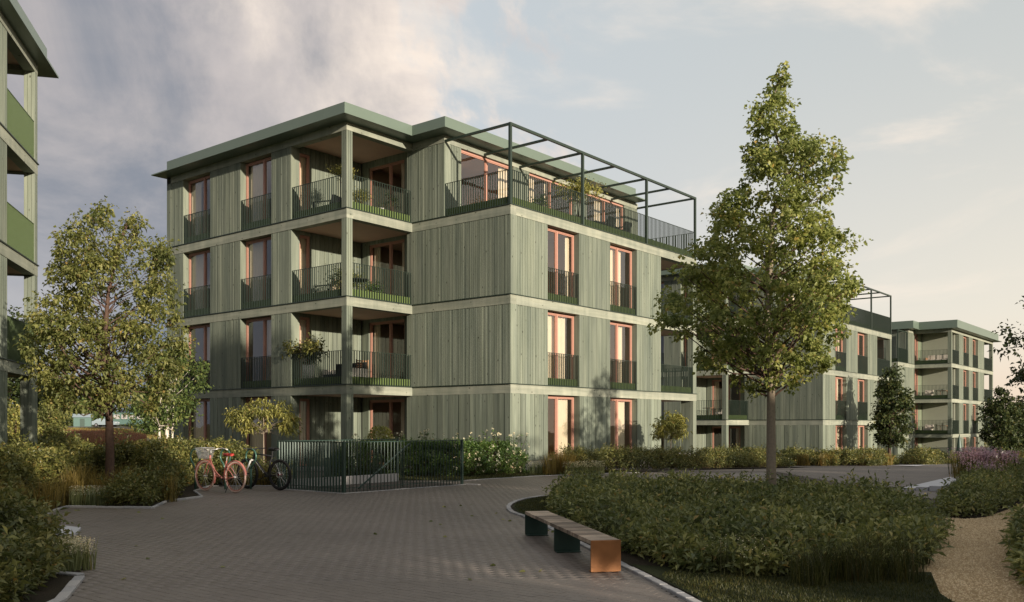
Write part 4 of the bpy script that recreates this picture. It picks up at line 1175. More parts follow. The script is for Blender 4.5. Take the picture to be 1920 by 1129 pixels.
for k, (px_, lab) in enumerate(((676, 'white rose bush leftmost above the hedge by the corner post'), (752, 'white rose bush in front of the ground floor loggia door'), (795, 'tallest white rose bush above the hedge middle'), (855, 'small white rose bush above the hedge by the dark boards'),
                                (893, 'white rose bush with two heads before the dark boarded wall'), (930, 'white rose bush near the sunlit house corner'), (962, 'white rose bush at the hedge end by the sunlit house corner'))):
    Dk = 28.6 + k * .12; rose((px_ - 960) / 1715 * Dk, Dk, (1.28, 1.35, 1.42, 1.25, 1.36, 1.40, 1.32)[k], lab, 140 + 3 * k, .14 if k % 2 else .2, 4 + k % 3)
# round clipped golden shrub by the loggia
def ball_shrub(x, y, z, r, label, mat='yellowleaf', seed=1, group=None):
    t = thing('clipped_shrub', label, 'shrub', (x, y, z), 0, group); q = np.random.default_rng(seed)
    n = 1500; d = unit(q.normal(size=(n, 3))); P = d * r * (q.random((n, 1)) ** .25) + np.array([0, 0, r])
    obj('foliage', leaf_mesh('foliage', P, d + q.normal(size=(n, 3)) * .6, r * .17, r * .10, q, M[mat], .25), t)
    mb = MB(); mb.tube([(0, 0, -.05), (0, 0, r)], [.03, .02], 6); mb.build('stem', M['bark'], t); return t
ball_shrub(-4.25, 29.5, .72, .41, 'round clipped golden shrub before the ground floor loggia door', seed=3)

# grasses and low flowers
def grass_patch(name, centres, r, n, H, mat, seed, w=.010, lean=.4):
    q = np.random.default_rng(seed); X = []; Y = []
    for cx, cy in centres:
        a, b = tuft_points(cx, cy, r, n, q); X.append(a); Y.append(b)
    return tag(blades(name, np.concatenate(X), np.concatenate(Y), H, M[mat], seed, w, lean), kind='stuff')


def line_pts(a, b, n, jit, seed):
    q = np.random.default_rng(seed); return [(a[0] + (b[0] - a[0]) * t + q.normal() * jit, a[1] + (b[1] - a[1]) * t + q.normal() * jit) for t in np.linspace(0, 1, n)]


tag(shrub_bed('shrubbery', [(-7.75, 17.5), (-6.95, 17.45), (-7.15, 18.5), (-7.0, 19.0), (-7.9, 19.2), (-8.0, 18.2)], .66, M['shrub_left'], 107, shoots=190, leaf=.095, width=.038, shoot_len=.28), kind='stuff')
grass_patch('ornamental_grass', [(-8.75, 17.7), (-8.55, 17.9), (-8.1, 18.2), (-8.3, 18.4), (-8.75, 16.3), (-8.6, 16.9), (-8.85, 15.6)], .17, 120, .66, 'strawgrass', 201, .010, .5)
grass_patch('ornamental_grass', line_pts((-9.2, 18.9), (-7.9, 19.3), 7, .2, 3), .24, 120, .78, 'strawgrass', 202, .010, .4)
grass_patch('ornamental_grass', [(-7.05, 18.75), (-7.4, 23.9), (-6.5, 23.9), (-7.0, 23.8)], .18, 110, .62, 'strawgrass', 203, .012, .4)
grass_patch('ornamental_grass', line_pts((1.25, 28.85), (2.1, 29.5), 5, .12, 4), .22, 130, .75, 'strawgrass', 204, .014, .35)
grass_patch('ornamental_grass', line_pts((3.0, 9.05), (3.85, 9.25), 6, .14, 5) + line_pts((4.0, 9.6), (4.35, 10.1), 3, .1, 6), .2, 170, .46, 'greengrass', 205, .007, .6)
grass_patch('ornamental_grass', line_pts((8.9, 39.8), (10.6, 42.4), 6, .3, 7), .35, 150, .6, 'strawgrass', 206, .02, .4)
grass_patch('ornamental_grass', line_pts((19.8, 50.4), (22.0, 54), 7, .3, 8) + line_pts((15.4, 49.4), (17, 49.4), 4, .2, 81), .35, 130, .7, 'strawgrass', 207, .025, .4)
grass_patch('ornamental_grass', line_pts((13.5, 24.5), (22, 34), 14, .8, 9), .5, 160, .72, 'strawgrass', 208, .016, .4)
def flower_patch(name, centres, r, n, H, petal, seed, size=.022, stalk='greengrass', m=5):
    q = np.random.default_rng(seed); X = []; Y = []
    for cx, cy in centres:
        a, b = tuft_points(cx, cy, r, n, q); X.append(a); Y.append(b)
    X = np.concatenate(X); Y = np.concatenate(Y); Z = hgt(X, Y)
    o = tag(obj(name, None), kind='stuff')
    blades('stalk', X, Y, H, M[stalk], seed, max(.012, size * .9), .3, parent=o)['kind'] = 'stuff'
    P = np.stack([X, Y, Z], 1)[:, None, :] + np.array([0, 0, H])[None, None] * q.uniform(.55, 1.0, (len(X), m, 1)) + q.normal(size=(len(X), m, 3)) * np.array([size, size, size * .6])
    P = P.reshape(-1, 3)
    f = obj('blossom', leaf_mesh('blossom', P, q.normal(size=P.shape) + np.array([0, -.2, .4]), size * 1.6, size * 1.4, q, M[petal], .15), o); f['kind'] = 'stuff'
    return o
flower_patch('white_flowers', [(-8.4, 17.62), (-8.2, 17.7), (-7.95, 17.62)], .13, 90, .40, 'white', 301, .008, 'paleleaf', m=3)
flower_patch('white_flowers', [(-4.75, 9.75), (-4.65, 9.9), (-4.85, 10.1)], .13, 80, .34, 'white', 302, .009, 'paleleaf')
flower_patch('white_flowers', [(1.85, 29.05), (2.25, 29.35), (2.75, 29.6), (.75, 29.2), (.95, 29.4)], .26, 120, .42, 'white', 303, .014, 'paleleaf', m=3)
flower_patch('white_flowers', [(2.45, 9.3), (2.75, 9.55), (2.2, 9.5)], .2, 14, .42, 'white', 304, .008, m=3)
flower_patch('mauve_flowers', line_pts((12.6, 24.6), (13.6, 26.0), 5, .25, 11), .36, 34, .85, 'pink', 305, .035, m=9)
flower_patch('mauve_flowers', line_pts((14.2, 28.8), (15.6, 30.2), 6, .25, 12), .34, 30, .85, 'pink', 306, .030, m=7)
flower_patch('mauve_flowers', line_pts((11.6, 23.4), (12.4, 24.3), 3, .2, 13), .3, 22, .6, 'pink', 307, .03, m=8)

# loose pebbles on the gravel path
def pebbles(poly, dens, r, seed):
    q = np.random.default_rng(seed); x, y = sample_poly(poly, dens, q); n = len(x); rr = r * q.uniform(.5, 1.6, n)
    V0 = unit(np.array([(1, 0, -.3), (-.5, .87, -.3), (-.5, -.87, -.3), (0, 0, .8)], float)) * np.array([1, 1, .7]); a = q.uniform(0, 6.28, n)
    ca, sa = np.cos(a), np.sin(a); W = V0[None] * rr[:, None, None]
    v = np.stack([x[:, None] + W[..., 0] * ca[:, None] - W[..., 1] * sa[:, None], y[:, None] + W[..., 0] * sa[:, None] + W[..., 1] * ca[:, None], .010 + W[..., 2]], -1).reshape(-1, 3)
    t = (np.arange(n)[:, None, None] * 4 + np.array([(0, 1, 3), (1, 2, 3), (2, 0, 3)])[None]).reshape(-1, 3)
    return tag(obj('gravel', np_mesh('gravel', v, t, M['pebble'])), kind='stuff')
M['pebble'] = island_mat('pebbles', [(.24, .17, .09), (.42, .32, .19), (.52, .42, .27), (.34, .26, .16)], .9, .2, 30)
pebbles(PATH, 1500, .011, 601)

# a few fallen leaves along the bed edges
fx = np.concatenate([q_ for q_ in (rs.uniform(-8, 0, 260), rs.uniform(-3, 2, 120))]); fy = np.concatenate([rs.uniform(9, 21, 260), rs.uniform(8.5, 18, 120)])
ed = np.minimum.reduce([edge_dist(fx, fy, b_) for b_ in (BED_L, BED_R, BED_LL)]); kk = (rs.random(len(fx)) < np.exp(-ed / .7)) & ~in_poly(fx, fy, BED_R) & ~in_poly(fx, fy, BED_L)
fx, fy = fx[kk], fy[kk]; fd = np.stack([rs.normal(size=len(fx)), rs.normal(size=len(fx)), np.zeros(len(fx))], 1)
tag(obj('fallen_leaves', leaf_mesh('fallen_leaves', np.stack([fx, fy, np.full(len(fx), .008)], 1), fd, .075, .05, rs, M['gold'], .1)), kind='stuff')

# lawns
def lawn(poly, dens, H, seed, mat='greengrass', w=.007):
    q = np.random.default_rng(seed); x, y = sample_poly(poly, dens, q)
    return tag(blades('grass', x, y, H, M[mat], seed, w, .6), kind='stuff')
lawn([(1.8, 7.2), (1.68, 8.2), (1.5, 9.3), (1.75, 9.9), (3.0, 9.6), (4.3, 9.4), (3.9, 8.3), (3.7, 7.2)], 3600, .055, 401)
lawn([(.12, 16.4), (.05, 17.4), (.1, 18.1), (.4, 19.2), (.85, 20.1), (1.3, 20.2), (1.1, 17), (.8, 15.3), (.42, 15.2)], 2200, .06, 402)
lawn(LAWN_STRIP, 700, .07, 403, w=.012)
flat_poly('lawn', [(1.62, 7.2), (1.66, 8.2), (1.46, 9.35), (1.31, 10.15), (1.8, 9.9), (3.0, 9.8), (4.4, 9.6), (3.93, 8.4), (3.7, 7.2)], .022, M['lawn'])
flat_poly('lawn', [(.1, 16.3), (.02, 17.3), (.05, 18.1), (.32, 19.2), (.75, 20.1), (1.6, 20.5), (1.4, 17), (.9, 15.2), (.3, 15.5)], .022, M['lawn'])
# ------------------------------------------------------------------ bench
M['plank'] = wood('weathered_plank', (.22, .165, .125), (.48, .40, .33), (14, 3, 9), .8, False, objvar=.55)
M['copper'] = simple('coppery_steel', (.29, .125, .045), .45, .4, .5, .35, 7, .05)
M['fence'] = simple('fence_steel', (.030, .060, .048), .42, .2, .5, .1)
bd = np.array([.1917, -.981]); bn = np.array([-bd[1], bd[0]])
bench = thing('park_bench', 'long low backless bench with weathered plank top and coppery steel supports', 'bench', (.345, 13.04, 0), math.atan2(bd[1], bd[0]))
BW = .33; BL = 3.40; BH = .345
for a0, a1 in ((0, .022), (1.74, 1.762), (BL - .022, BL)):
    mb = MB(); mb.box(a0, a1, -BW / 2, BW / 2, .012, BH - .002 if a0 > 3 else BH - .046)
    s_ = 1 if a0 < 3 else -1
    mb.box(a0 - .0 if s_ > 0 else a0 - .10, a0 if s_ < 0 else a1 + .10, -BW / 2 + .01, BW / 2 - .01, .004, .012)
    mb.build('support', M['copper'] if a0 > 3 else M['fence'], bench)
mb = MB(); mb.box(.023, BL - .023, -.10, -.06, BH - .075, BH - .046); mb.box(.023, BL - .023, .06, .10, BH - .075, BH - .046); mb.build('seat_rail', M['black'], bench)
npk = 20
for i in range(npk):
    p = (BL - .03) / npk; mb = MB(); c = .004
    mb.box(.004, p - .004, -BW / 2 + .003, BW / 2 - .003, 0, .042)
    o = mb.build('plank', M['plank'], bench, loc=(.004 + i * p, 0, BH - .046 + PR.uniform(-.0015, .0015)))

# ------------------------------------------------------------------ fence round the ramp
fn = thing('slat_fence', 'dark green steel slat fence round the sunken ramp', 'fence', (-3.87, 21.03, 0), HZ)
def fence_run(x0, y0, x1, y1, n):
    L = math.hypot(x1 - x0, y1 - y0); a = math.atan2(y1 - y0, x1 - x0)
    mb = MB(); mb.box(0, L, -.022, .022, 1.165, 1.185); mb.box(0, L, -.012, .012, .10, .115); mb.build('rail', M['fence'], fn, loc=(x0, y0, 0), rz=a)
    mb = MB(); mb.box(-.024, .024, -.005, .005, .0, 1.164); me = mb.mesh('slat', M['fence'])
    for i in range(n):
        t = (i + .5) / n; o = obj('slat', me, fn, (x0 + (x1 - x0) * t, y0 + (y1 - y0) * t, 0), a + R(62))
fence_run(.05, .05, 4.1, .05, 37); fence_run(.05, .05, .05, 2.5, 23); fence_run(.05, 2.5, 4.1, 2.5, 37)
for q in ((.05, .05), (4.1, .05), (.05, 2.5), (4.1, 2.5)):
    mb = MB(); mb.box(q[0] - .025, q[0] + .025, q[1] - .025, q[1] + .025, 0, 1.19); mb.build('fence_post', M['fence'], fn)
mb = MB(); mb.tube([(.75, .35, .06), (2.45, .35, 1.10)], .022, 8); mb.tube([(1.1, .35, .02), (1.1, .35, .28)], .014, 6); mb.tube([(2.2, .35, .02), (2.2, .35, .95)], .014, 6); mb.build('handrail', M['fence'], fn)
flat_poly('ramp_floor', PIT, -.01, M['joint'])
mb = MB(); mb.box(.12, 4.0, 2.36, 2.44, 0, .22); tag(mb.build('ramp_kerb', M['concrete'], None, loc=(-3.87, 21.03, 0), rz=HZ), kind='structure')

# ------------------------------------------------------------------ bicycles
def circ(r, n=40, c=(0, 0), y=0): return [(c[0] + r * math.cos(2 * math.pi * k / n), y, c[1] + r * math.sin(2 * math.pi * k / n)) for k in range(n)]


def wheel(root, cx, r, tyre_r, tm, rm, hubm, nsp=20, tread=False):
    mb = MB(); mb.tube(circ(r - tyre_r), tyre_r, 8, True); w = mb.build('wheel', tm, root, True, (cx, 0, r))
    mb = MB(); mb.tube(circ(r - 2 * tyre_r - .008), .012, 6, True); mb.build('rim', rm, w, True)
    mb = MB(); mb.tube([(0, -.05, 0), (0, .05, 0)], .022, 8); mb.build('hub', hubm, w, True)
    mb = MB()
    for k in range(nsp):
        a = 2 * math.pi * k / nsp; s = .03 if k % 2 else -.03; b = a + (.25 if k % 4 < 2 else -.25)
        mb.tube([(.02 * math.cos(b), s, .02 * math.sin(b)), ((r - 2 * tyre_r) * math.cos(a), 0, (r - 2 * tyre_r) * math.sin(a))], .0026, 3)
    tag(mb.build('spokes', M['steel'], w), kind='stuff'); return w


M['steel'] = simple('bright_steel', (.62, .61, .60), .3, .8, .5, .05)
M['coral'] = simple('coral_paint', (.46, .165, .135), .35, 0, .5, .05)
M['pinktyre'] = simple('cream_pink_tyre', (.68, .50, .43), .7, 0, .3, .08)
M['rubber'] = simple('black_rubber', (.015, .015, .016), .7, 0, .3, .1)
M['redseat'] = simple('red_saddle', (.42, .05, .04), .45, 0, .5, .08)
M['whitepaint'] = simple('white_paint', (.78, .78, .76), .35, 0, .5, .03)
M['redhub'] = simple('dark_red_metal', (.25, .02, .05), .35, .6, .5, .05)
BZ = math.atan2(.56, -.83)
b1 = thing('bicycle', 'coral pink step-through bicycle with wire front basket and red saddle', 'bicycle', (-6.41, 21.2, .0), BZ, 'bicycles parked at the hoops')
r = .365; wheel(b1, 0, r, .021, M['pinktyre'], M['coral'], M['steel'], 24); fw = wheel(b1, 1.10, r, .021, M['pinktyre'], M['coral'], M['steel'], 24)
mb = MB(); hd = (.90, 0, .86); hb = (.935, 0, .70); bb = (.44, 0, .30); st = (.31, 0, .74)
mb.tube([hd, hb], .022, 8)
mb.tube([(.915, .0, .80), (.80, .012, .58), (.62, .012, .42), (.45, .012, .33)], .016, 7); mb.tube([(.93, 0, .72), (.84, -.012, .50), (.66, -.012, .36), (.44, -.012, .31)], .016, 7)
mb.tube([bb, st], .016, 7)
for s in (-.05, .05): mb.tube([bb, (.2, s, .33), (0, s, r)], .010, 5); mb.tube([(.325, 0, .68), (.2, s, .56), (0, s, r)], .009, 5)
for s in (-.045, .045): mb.tube([hb, (.965, s, .64), (1.04, s, .46), (1.10, s, r)], [.014, .013, .011, .009], 6)
mb.build('bike_frame', M['coral'], b1, True)
for cx, a0, a1 in ((0, -.2, 3.0), (1.10, .3, 3.6)):
    mb = MB(); n = 20; R1 = r + .022
    for k in range(n + 1):
        a = a0 + (a1 - a0) * k / n
        for s in (-.03, -.016, .016, .03): q = R1 - (.012 if abs(s) > .02 else 0); mb.v.append((cx + q * math.cos(a), s, r + q * math.sin(a)))
    for k in range(n):
        for j in range(3): mb.f.append((k * 4 + j, k * 4 + j + 1, k * 4 + j + 5, k * 4 + j + 4)); mb.mi.append(0)
    mb.build('mudguard', M['coral'], b1, True)
mb = MB(); mb.tube([(.31, 0, .74), (.295, 0, .86)], .012, 6); mb.build('seat_post', M['steel'], b1)
def saddle(root, x, z, m):
    mb = MB(); prof = [(-.14, .085), (-.12, .10), (-.04, .085), (.05, .04), (.13, .022), (.15, .01)]; n = len(prof)
    for xx, w in prof: mb.v += [(x + xx, -w, z), (x + xx, -w * .7, z + .045), (x + xx, w * .7, z + .045), (x + xx, w, z), (x + xx, 0, z - .03)]
    for i in range(n - 1):
        for j in range(5): mb.f.append((i * 5 + j, i * 5 + (j + 1) % 5, i * 5 + 5 + (j + 1) % 5, i * 5 + 5 + j)); mb.mi.append(0)
    mb.f.append((0, 1, 2, 3, 4)); mb.f.append(tuple((n - 1) * 5 + j for j in (4, 3, 2, 1, 0))); mb.mi += [0, 0]
    return mb.build('saddle', m, root, True)
saddle(b1, .28, .87, M['redseat'])
mb = MB(); mb.tube([(.89, 0, .86), (.875, 0, .97)], .013, 6)
mb.tube([(.70, -.27, 1.0), (.78, -.26, 1.02), (.88, -.18, 1.0), (.90, 0, .97), (.88, .18, 1.0), (.78, .26, 1.02), (.70, .27, 1.0)], .011, 6); mb.build('handlebar', M['steel'], b1, True)
for s in (-1, 1):
    mb = MB(); mb.tube([(.62, s * .275, .985), (.72, s * .268, 1.005)], .016, 6); mb.build('grip', M['cream'], b1, True)
mb = MB()
def rect_loop(x0, x1, w, z): return [(x0, -w, z), (x1, -w, z), (x1, w, z), (x0, w, z)]
for k in range(9):
    t = k / 8; mb.tube(rect_loop(.975 - .01 * t, 1.19 + .07 * t, .125 + .045 * t, .78 + .25 * t), .0035 if k < 8 else .007, 4, True)
for k in range(11):
    t = k / 10; x0, x1 = .975 + .215 * t, .965 + .295 * t
    for s in (-1, 1): mb.tube([(x0, s * .125, .78), (x1, s * .17, 1.03)], .003, 3)
    y0, y1 = -.125 + .25 * t, -.17 + .34 * t
    mb.tube([(.975, y0, .78), (.965, y1, 1.03)], .003, 3); mb.tube([(1.19, y0, .78), (1.26, y1, 1.03)], .003, 3); mb.tube([(.975, y0, .78), (1.19, y0, .78)], .003, 3)
mb.build('basket', M['steel'], b1)
mb = MB(); mb.tube(circ(.085, 20, (.44, .30), .035), .007, 5, True); mb.tube([(.44, -.06, .30), (.44, .06, .30)], .018, 8)
mb.tube([(.44, .055, .30), (.36, .06, .16)], .009, 5); mb.tube([(.44, -.055, .30), (.52, -.06, .44)], .009, 5); mb.box(.31, .41, .065, .15, .145, .165); mb.box(.47, .57, -.15, -.065, .435, .455)
mb.tube([(.44, .035, .385), (0, .035, r + .03)], .004, 4); mb.tube([(.44, .035, .215), (0, .035, r - .03)], .004, 4); mb.build('crank', M['black'], b1)
mb = MB(); mb.tube([(.05, .07, .35), (.16, .16, .01)], .008, 5); mb.build('kickstand', M['black'], b1)

b2 = thing('bicycle', 'black mountain bicycle with white fork leaning at the hoop beside the fence', 'bicycle', (-5.585, 22.0, .0), BZ + R(2), 'bicycles parked at the hoops')
r = .375; wheel(b2, 0, r, .029, M['rubber'], M['black'], M['redhub'], 24); wheel(b2, 1.12, r, .029, M['rubber'], M['black'], M['black'], 24)
mb = MB(); bb = (.44, 0, .33); st = (.26, 0, .82); hd = (.86, 0, .90); hb = (.905, 0, .76)
mb.tube([hd, hb], .026, 8); mb.tube([(.87, 0, .87), st], [.022, .018], 8); mb.tube([(.90, 0, .78), bb], [.030, .026], 8); mb.tube([bb, st], .019, 8)
for s in (-.055, .055): mb.tube([bb, (0, s, r)], .012, 6); mb.tube([(.29, 0, .74), (0, s, r)], .010, 6)
mb.build('bike_frame', M['black'], b2, True)
mb = MB()
for s in (-.065, .065): mb.tube([(.935, s, .70), (1.05, s * .95, r + .12), (1.12, s, r)], [.021, .019, .014], 8)
mb.tube([(.925, -.065, .71), (.925, .065, .71)], .02, 6); mb.build('fork', M['whitepaint'], b2, True)
mb = MB()
for k in range(9):   # pale lettering on the down tube, too small to read in the picture
    t0 = .18 + k * .075; t1 = t0 + (.05 if k % 3 else .035); p0 = np.array([.90, 0, .78]) * (1 - t0) + np.array(bb) * t0; p1 = np.array([.90, 0, .78]) * (1 - t1) + np.array(bb) * t1
    for s in (-1, 1): mb.quad([(p0[0], s * .0315, p0[2] + .014), (p1[0], s * .0315, p1[2] + .014), (p1[0], s * .0315, p1[2] - .012), (p0[0], s * .0315, p0[2] - .012)])
mb.build('frame_lettering', M['whitepaint'], b2)
mb = MB(); mb.tube([st, (.235, 0, .97)], .014, 6); mb.build('seat_post', M['black'], b2); saddle(b2, .23, .98, M['black'])
mb = MB(); mb.tube([hd, (.845, 0, .96), (.93, 0, .985)], .016, 6); mb.tube([(.86, -.36, 1.0), (.93, -.1, .985), (.93, .1, .985), (.86, .36, 1.0)], .013, 6); mb.build('handlebar', M['black'], b2, True)
mb = MB(); mb.tube(circ(.09, 20, (.44, .33), .05), .008, 5, True); mb.tube([(.44, -.07, .33), (.44, .07, .33)], .02, 8); mb.tube([(.44, .065, .33), (.58, .07, .26)], .010, 5); mb.tube([(.44, -.065, .33), (.30, -.07, .40)], .010, 5)
mb.box(.54, .62, .075, .16, .25, .27); mb.box(.26, .34, -.16, -.075, .39, .41); mb.tube([(.44, .05, .42), (0, .05, r + .05)], .004, 4); mb.tube([(.44, .05, .24), (-.02, .05, r - .13)], .004, 4); mb.build('crank', M['black'], b2)
mb = MB(); mb.tube(circ(.075, 18, (0, r), -.04), .004, 5, True); mb.tube(circ(.06, 18, (0, r), .05), .012, 5, True); mb.build('brake_disc', M['steel'], b2)

M['hoop'] = simple('hoop_green_steel', (.055, .13, .10), .32, .3, .5, .08)
def hoop(x, y, label):
    t = thing('bike_hoop', label, 'bicycle stand', (x, y, 0), BZ, 'green bicycle hoops in a row')
    mb = MB(); mb.tube([(0, 0, -.02), (0, 0, .50)], .028, 8); mb.build('post', M['hoop'], t, True)
    mb = MB(); pts = [(0, 0, .50)]
    for k in range(19):
        a = R(-60 + 300 * k / 18); pts.append((.185 * math.cos(a), 0, .80 + .185 * math.sin(a)))
    pts.append((-.0, 0, .50)); mb.tube(pts, .022, 8); mb.build('hoop_ring', M['hoop'], t, True)
hoop(-7.72, 22.3, 'green bicycle hoop half hidden by the left shrubs'); hoop(-7.02, 22.4, 'green bicycle hoop beside the pink bicycle'); hoop(-6.42, 22.5, 'green bicycle hoop between the pink and the black bicycle'); hoop(-5.68, 22.75, 'green bicycle hoop next to the slat fence')

# ------------------------------------------------------------------ furniture on the balconies
def HP_(s, t, k): return L2W(s, t, LV[k])
def put(t, s, tt, k, rz): t.location = HP_(s, tt, k); t.rotation_euler = (0, 0, HZ + rz); return t
def chair(label, s, t, k, rz, cm='cream', fm='black', lounge=True):
    c = put(thing('lounge_chair', label, 'chair'), s, t, k, rz); w = .36 if lounge else .25; sh = .36 if lounge else .44; bk = .78 if lounge else .85
    mb = MB(); mb.box(-w + .03, w - .03, -w + .02, w, sh - .10, sh + .02); mb.build('seat', M[cm], c)
    mb = MB(); mb.hexa([(-w + .03, w - .08, sh + .02), (w - .03, w - .08, sh + .02), (w - .03, w + .02, sh + .02), (-w + .03, w + .02, sh + .02), (-w + .03, w + .02, bk), (w - .03, w + .02, bk), (w - .03, w + .12, bk), (-w + .03, w + .12, bk)]); mb.build('backrest', M[cm], c)
    for sx in (-1, 1):
        for sy in (-1, 1):
            mb = MB(); mb.box(sx * w - .018, sx * w + .018, sy * (w - .02) - .018, sy * (w - .02) + .018, 0, sh - .10 if sy > 0 else sh + .18); mb.build('leg', M[fm], c)
        mb = MB(); mb.box(sx * w - .03, sx * w + .03, -w, w, sh + .18, sh + .215); mb.build('armrest', M[fm], c)
    return c
def table(label, s, t, k, r=.35, hh=.74, m='black', rect=None):
    c = put(thing('balcony_table', label, 'table'), s, t, k, 0)
    mb = MB()
    if rect: mb.box(-rect[0], rect[0], -rect[1], rect[1], hh - .04, hh)
    else: mb.lathe([(r - .01, hh - .03), (r, hh - .015), (r - .005, hh)], 24)
    mb.build('table_top', M[m], c)
    for q in range(4):
        a = math.pi / 4 + q * math.pi / 2; x, y = (r * .7 * math.cos(a), r * .7 * math.sin(a)) if not rect else (rect[0] * .88 * (1 if q in (0, 3) else -1), rect[1] * .85 * (1 if q < 2 else -1))
        mb = MB(); mb.tube([(x, y, 0), (x * .9, y * .9, hh - .035)], .016, 6); mb.build('leg', M[m], c)
    return c
def sofa(label, s, t, k, rz, L=1.7, cm='cream', fm='teak'):
    c = put(thing('outdoor_sofa', label, 'sofa'), s, t, k, rz)
    mb = MB(); mb.box(-L / 2, L / 2, -.36, .36, .16, .24); mb.build('sofa_frame', M[fm], c)
    for i in range(3):
        a = -L / 2 + L * i / 3 + .01; b = a + L / 3 - .02
        mb = MB(); mb.box(a, b, -.35, .20, .242, .40); mb.build('seat_cushion', M[cm], c); mb = MB(); mb.box(a, b, .21, .34, .30, .80); mb.build('back_cushion', M[cm], c)
    for sx in (-1, 1):
        mb = MB(); mb.box(sx * (L / 2 + .03) - .03, sx * (L / 2 + .03) + .03, -.36, .36, .0, .58); mb.build('armrest', M[fm], c)
    return c
def potted(label, s, t, k, hh=1.3, r=.3, mat='birchleaf', pot='terracotta', potr=.18, poth=.4, seed=1, n=900, leaf=.09, name='potted_plant'):
    c = put(thing(name, label, 'plant'), s, t, k, 0); q = np.random.default_rng(seed)
    mb = MB(); mb.lathe([(potr * .72, 0), (potr * .95, poth * .6), (potr, poth), (potr * .9, poth), (potr * .88, poth - .04)], 14); mb.build('pot', M[pot], c, True)
    mb = MB()
    tips = []
    for i in range(9):
        d = q.normal(size=3) * np.array([r, r, .15]) * .7; tp = np.array([d[0], d[1], hh - r * .9 + d[2]]); tips.append(tp)
        mb.tube([(0, 0, poth - .05), tuple(tp * np.array([.35, .35, .6]) + np.array([0, 0, poth * .3])), tuple(tp)], [.012, .008, .003], 4)
    mb.build('stem', M['bark'], c)
    P = np.repeat(np.array(tips), n // 9, 0); P = P + q.normal(size=P.shape) * r * .38
    obj('foliage', leaf_mesh('foliage', P, q.normal(size=P.shape) + np.array([0, 0, .2]), leaf, leaf * .5, q, M[mat], .2, .3), c); return c
# topmost corner loggia
potted('tall cone shaped golden bush in a pot behind the topmost corner post', -2.45, 5.35, 3, 1.7, .26, 'yellowleaf', 'terracotta', .2, .4, 11, 1300, .055)
potted('round golden bush in a pot along the topmost loggia railing', -1.7, 5.5, 3, 1.0, .26, 'yellowleaf', 'terracotta', .2, .35, 12, 1100, .07)
chair('black lounge chair in the topmost corner loggia behind the left railing', -2.3, 6.6, 3, R(200), 'black', 'black')
table('small dark side table in the topmost corner loggia', -2.3, 5.95, 3, .25, .48)
c_ = potted('white lantern shaped planter on the topmost loggia by the right railing', -1.0, 5.2, 3, .55, .12, 'birchleaf', 'whitepot', .13, .42, 13, 120, .05, 'planter')
potted('second white planter beside the lantern planter on the topmost loggia', -.42, 5.2, 3, .95, .16, 'darkleaf', 'whitepot', .11, .3, 14, 260, .07, 'planter')
# second floor loggia
chair('dark lounge chair with grey cushion in the middle loggia of the corner', -2.3, 6.5, 2, R(190), 'curtain', 'black')
potted('leafy potted shrub on the middle corner loggia behind the left railing', -2.2, 5.6, 2, 1.1, .38, 'maple', 'whitepot', .2, .35, 15, 1300, .08)
table('round black table on the middle corner loggia', -2.0, 5.35, 2, .42, .74)
potted('low leafy plant beside the round table on the middle loggia', -.95, 5.6, 2, .8, .28, 'hedge', 'terracotta', .16, .3, 16, 700, .08)
# first floor loggia
potted('large potted plant with glossy leaves on the lowest loggia rising over the railing', -2.75, 7.1, 1, 1.62, .36, 'shrub_left', 'whitepot', .22, .75, 17, 900, .13)
sofa('dark outdoor sofa with pale base cushions on the lowest corner loggia', -2.2, 5.75, 1, R(-90), 1.5, 'black', 'cream')
ch = put(thing('slatted_chair', 'teak slatted chair on the lowest loggia beside the corner post', 'chair'), -2.0, 5.3, 1, R(180))
for i in range(7):
    mb = MB(); mb.box(-.27, .27, .22, .24, .44 + i * .065, .48 + i * .065); mb.build('slat', M['teak'], ch)
mb = MB(); mb.box(-.28, .28, -.25, .24, .40, .43); mb.build('seat', M['teak'], ch)
for sx in (-.26, .26):
    for sy in (-.22, .23):
        mb = MB(); mb.box(sx - .02, sx + .02, sy - .02, sy + .02, 0, .399 if sy < 0 else .9); mb.build('leg', M['teak'], ch)
# roof terrace
chair('white cushioned lounge chair on the roof terrace nearest the corner', 1.6, 1.9, 3, R(-60), 'cream', 'whitepaint')
table('low black table on the roof terrace beside the white chair', 2.4, 1.5, 3, .4, .42)
sofa('white cushioned sofa on the roof terrace behind the railing bars', 4.3, 2.2, 3, R(0), 1.8, 'cream', 'black')
chair('dark lounge chair on the roof terrace right of the white sofa', 5.9, 1.7, 3, R(160), 'black', 'black')
potted('bushy tall potted shrub on the roof terrace rising above the railing', 5.0, .75, 3, 1.9, .42, 'yellowleaf', 'terracotta', .22, .45, 18, 1500, .10)
potted('small green plant in a dark bowl on the roof terrace near the corner', 2.9, 1.0, 3, .95, .22, 'birchleaf', 'black', .18, .35, 19, 500, .08)
table('long dining table on the roof terrace under the pergola', 7.6, 1.5, 3, .4, .75, 'black', (.9, .42))
for i, (a, b, rz, w) in enumerate(((7.0, .85, 180, 'front left'), (8.2, .85, 180, 'front right'), (7.0, 2.2, 0, 'back left'), (8.2, 2.2, 0, 'back right'))):
    chair('dark wicker dining chair at the ' + w + ' of the terrace table', a, b, 3, R(rz), 'black', 'black', False)
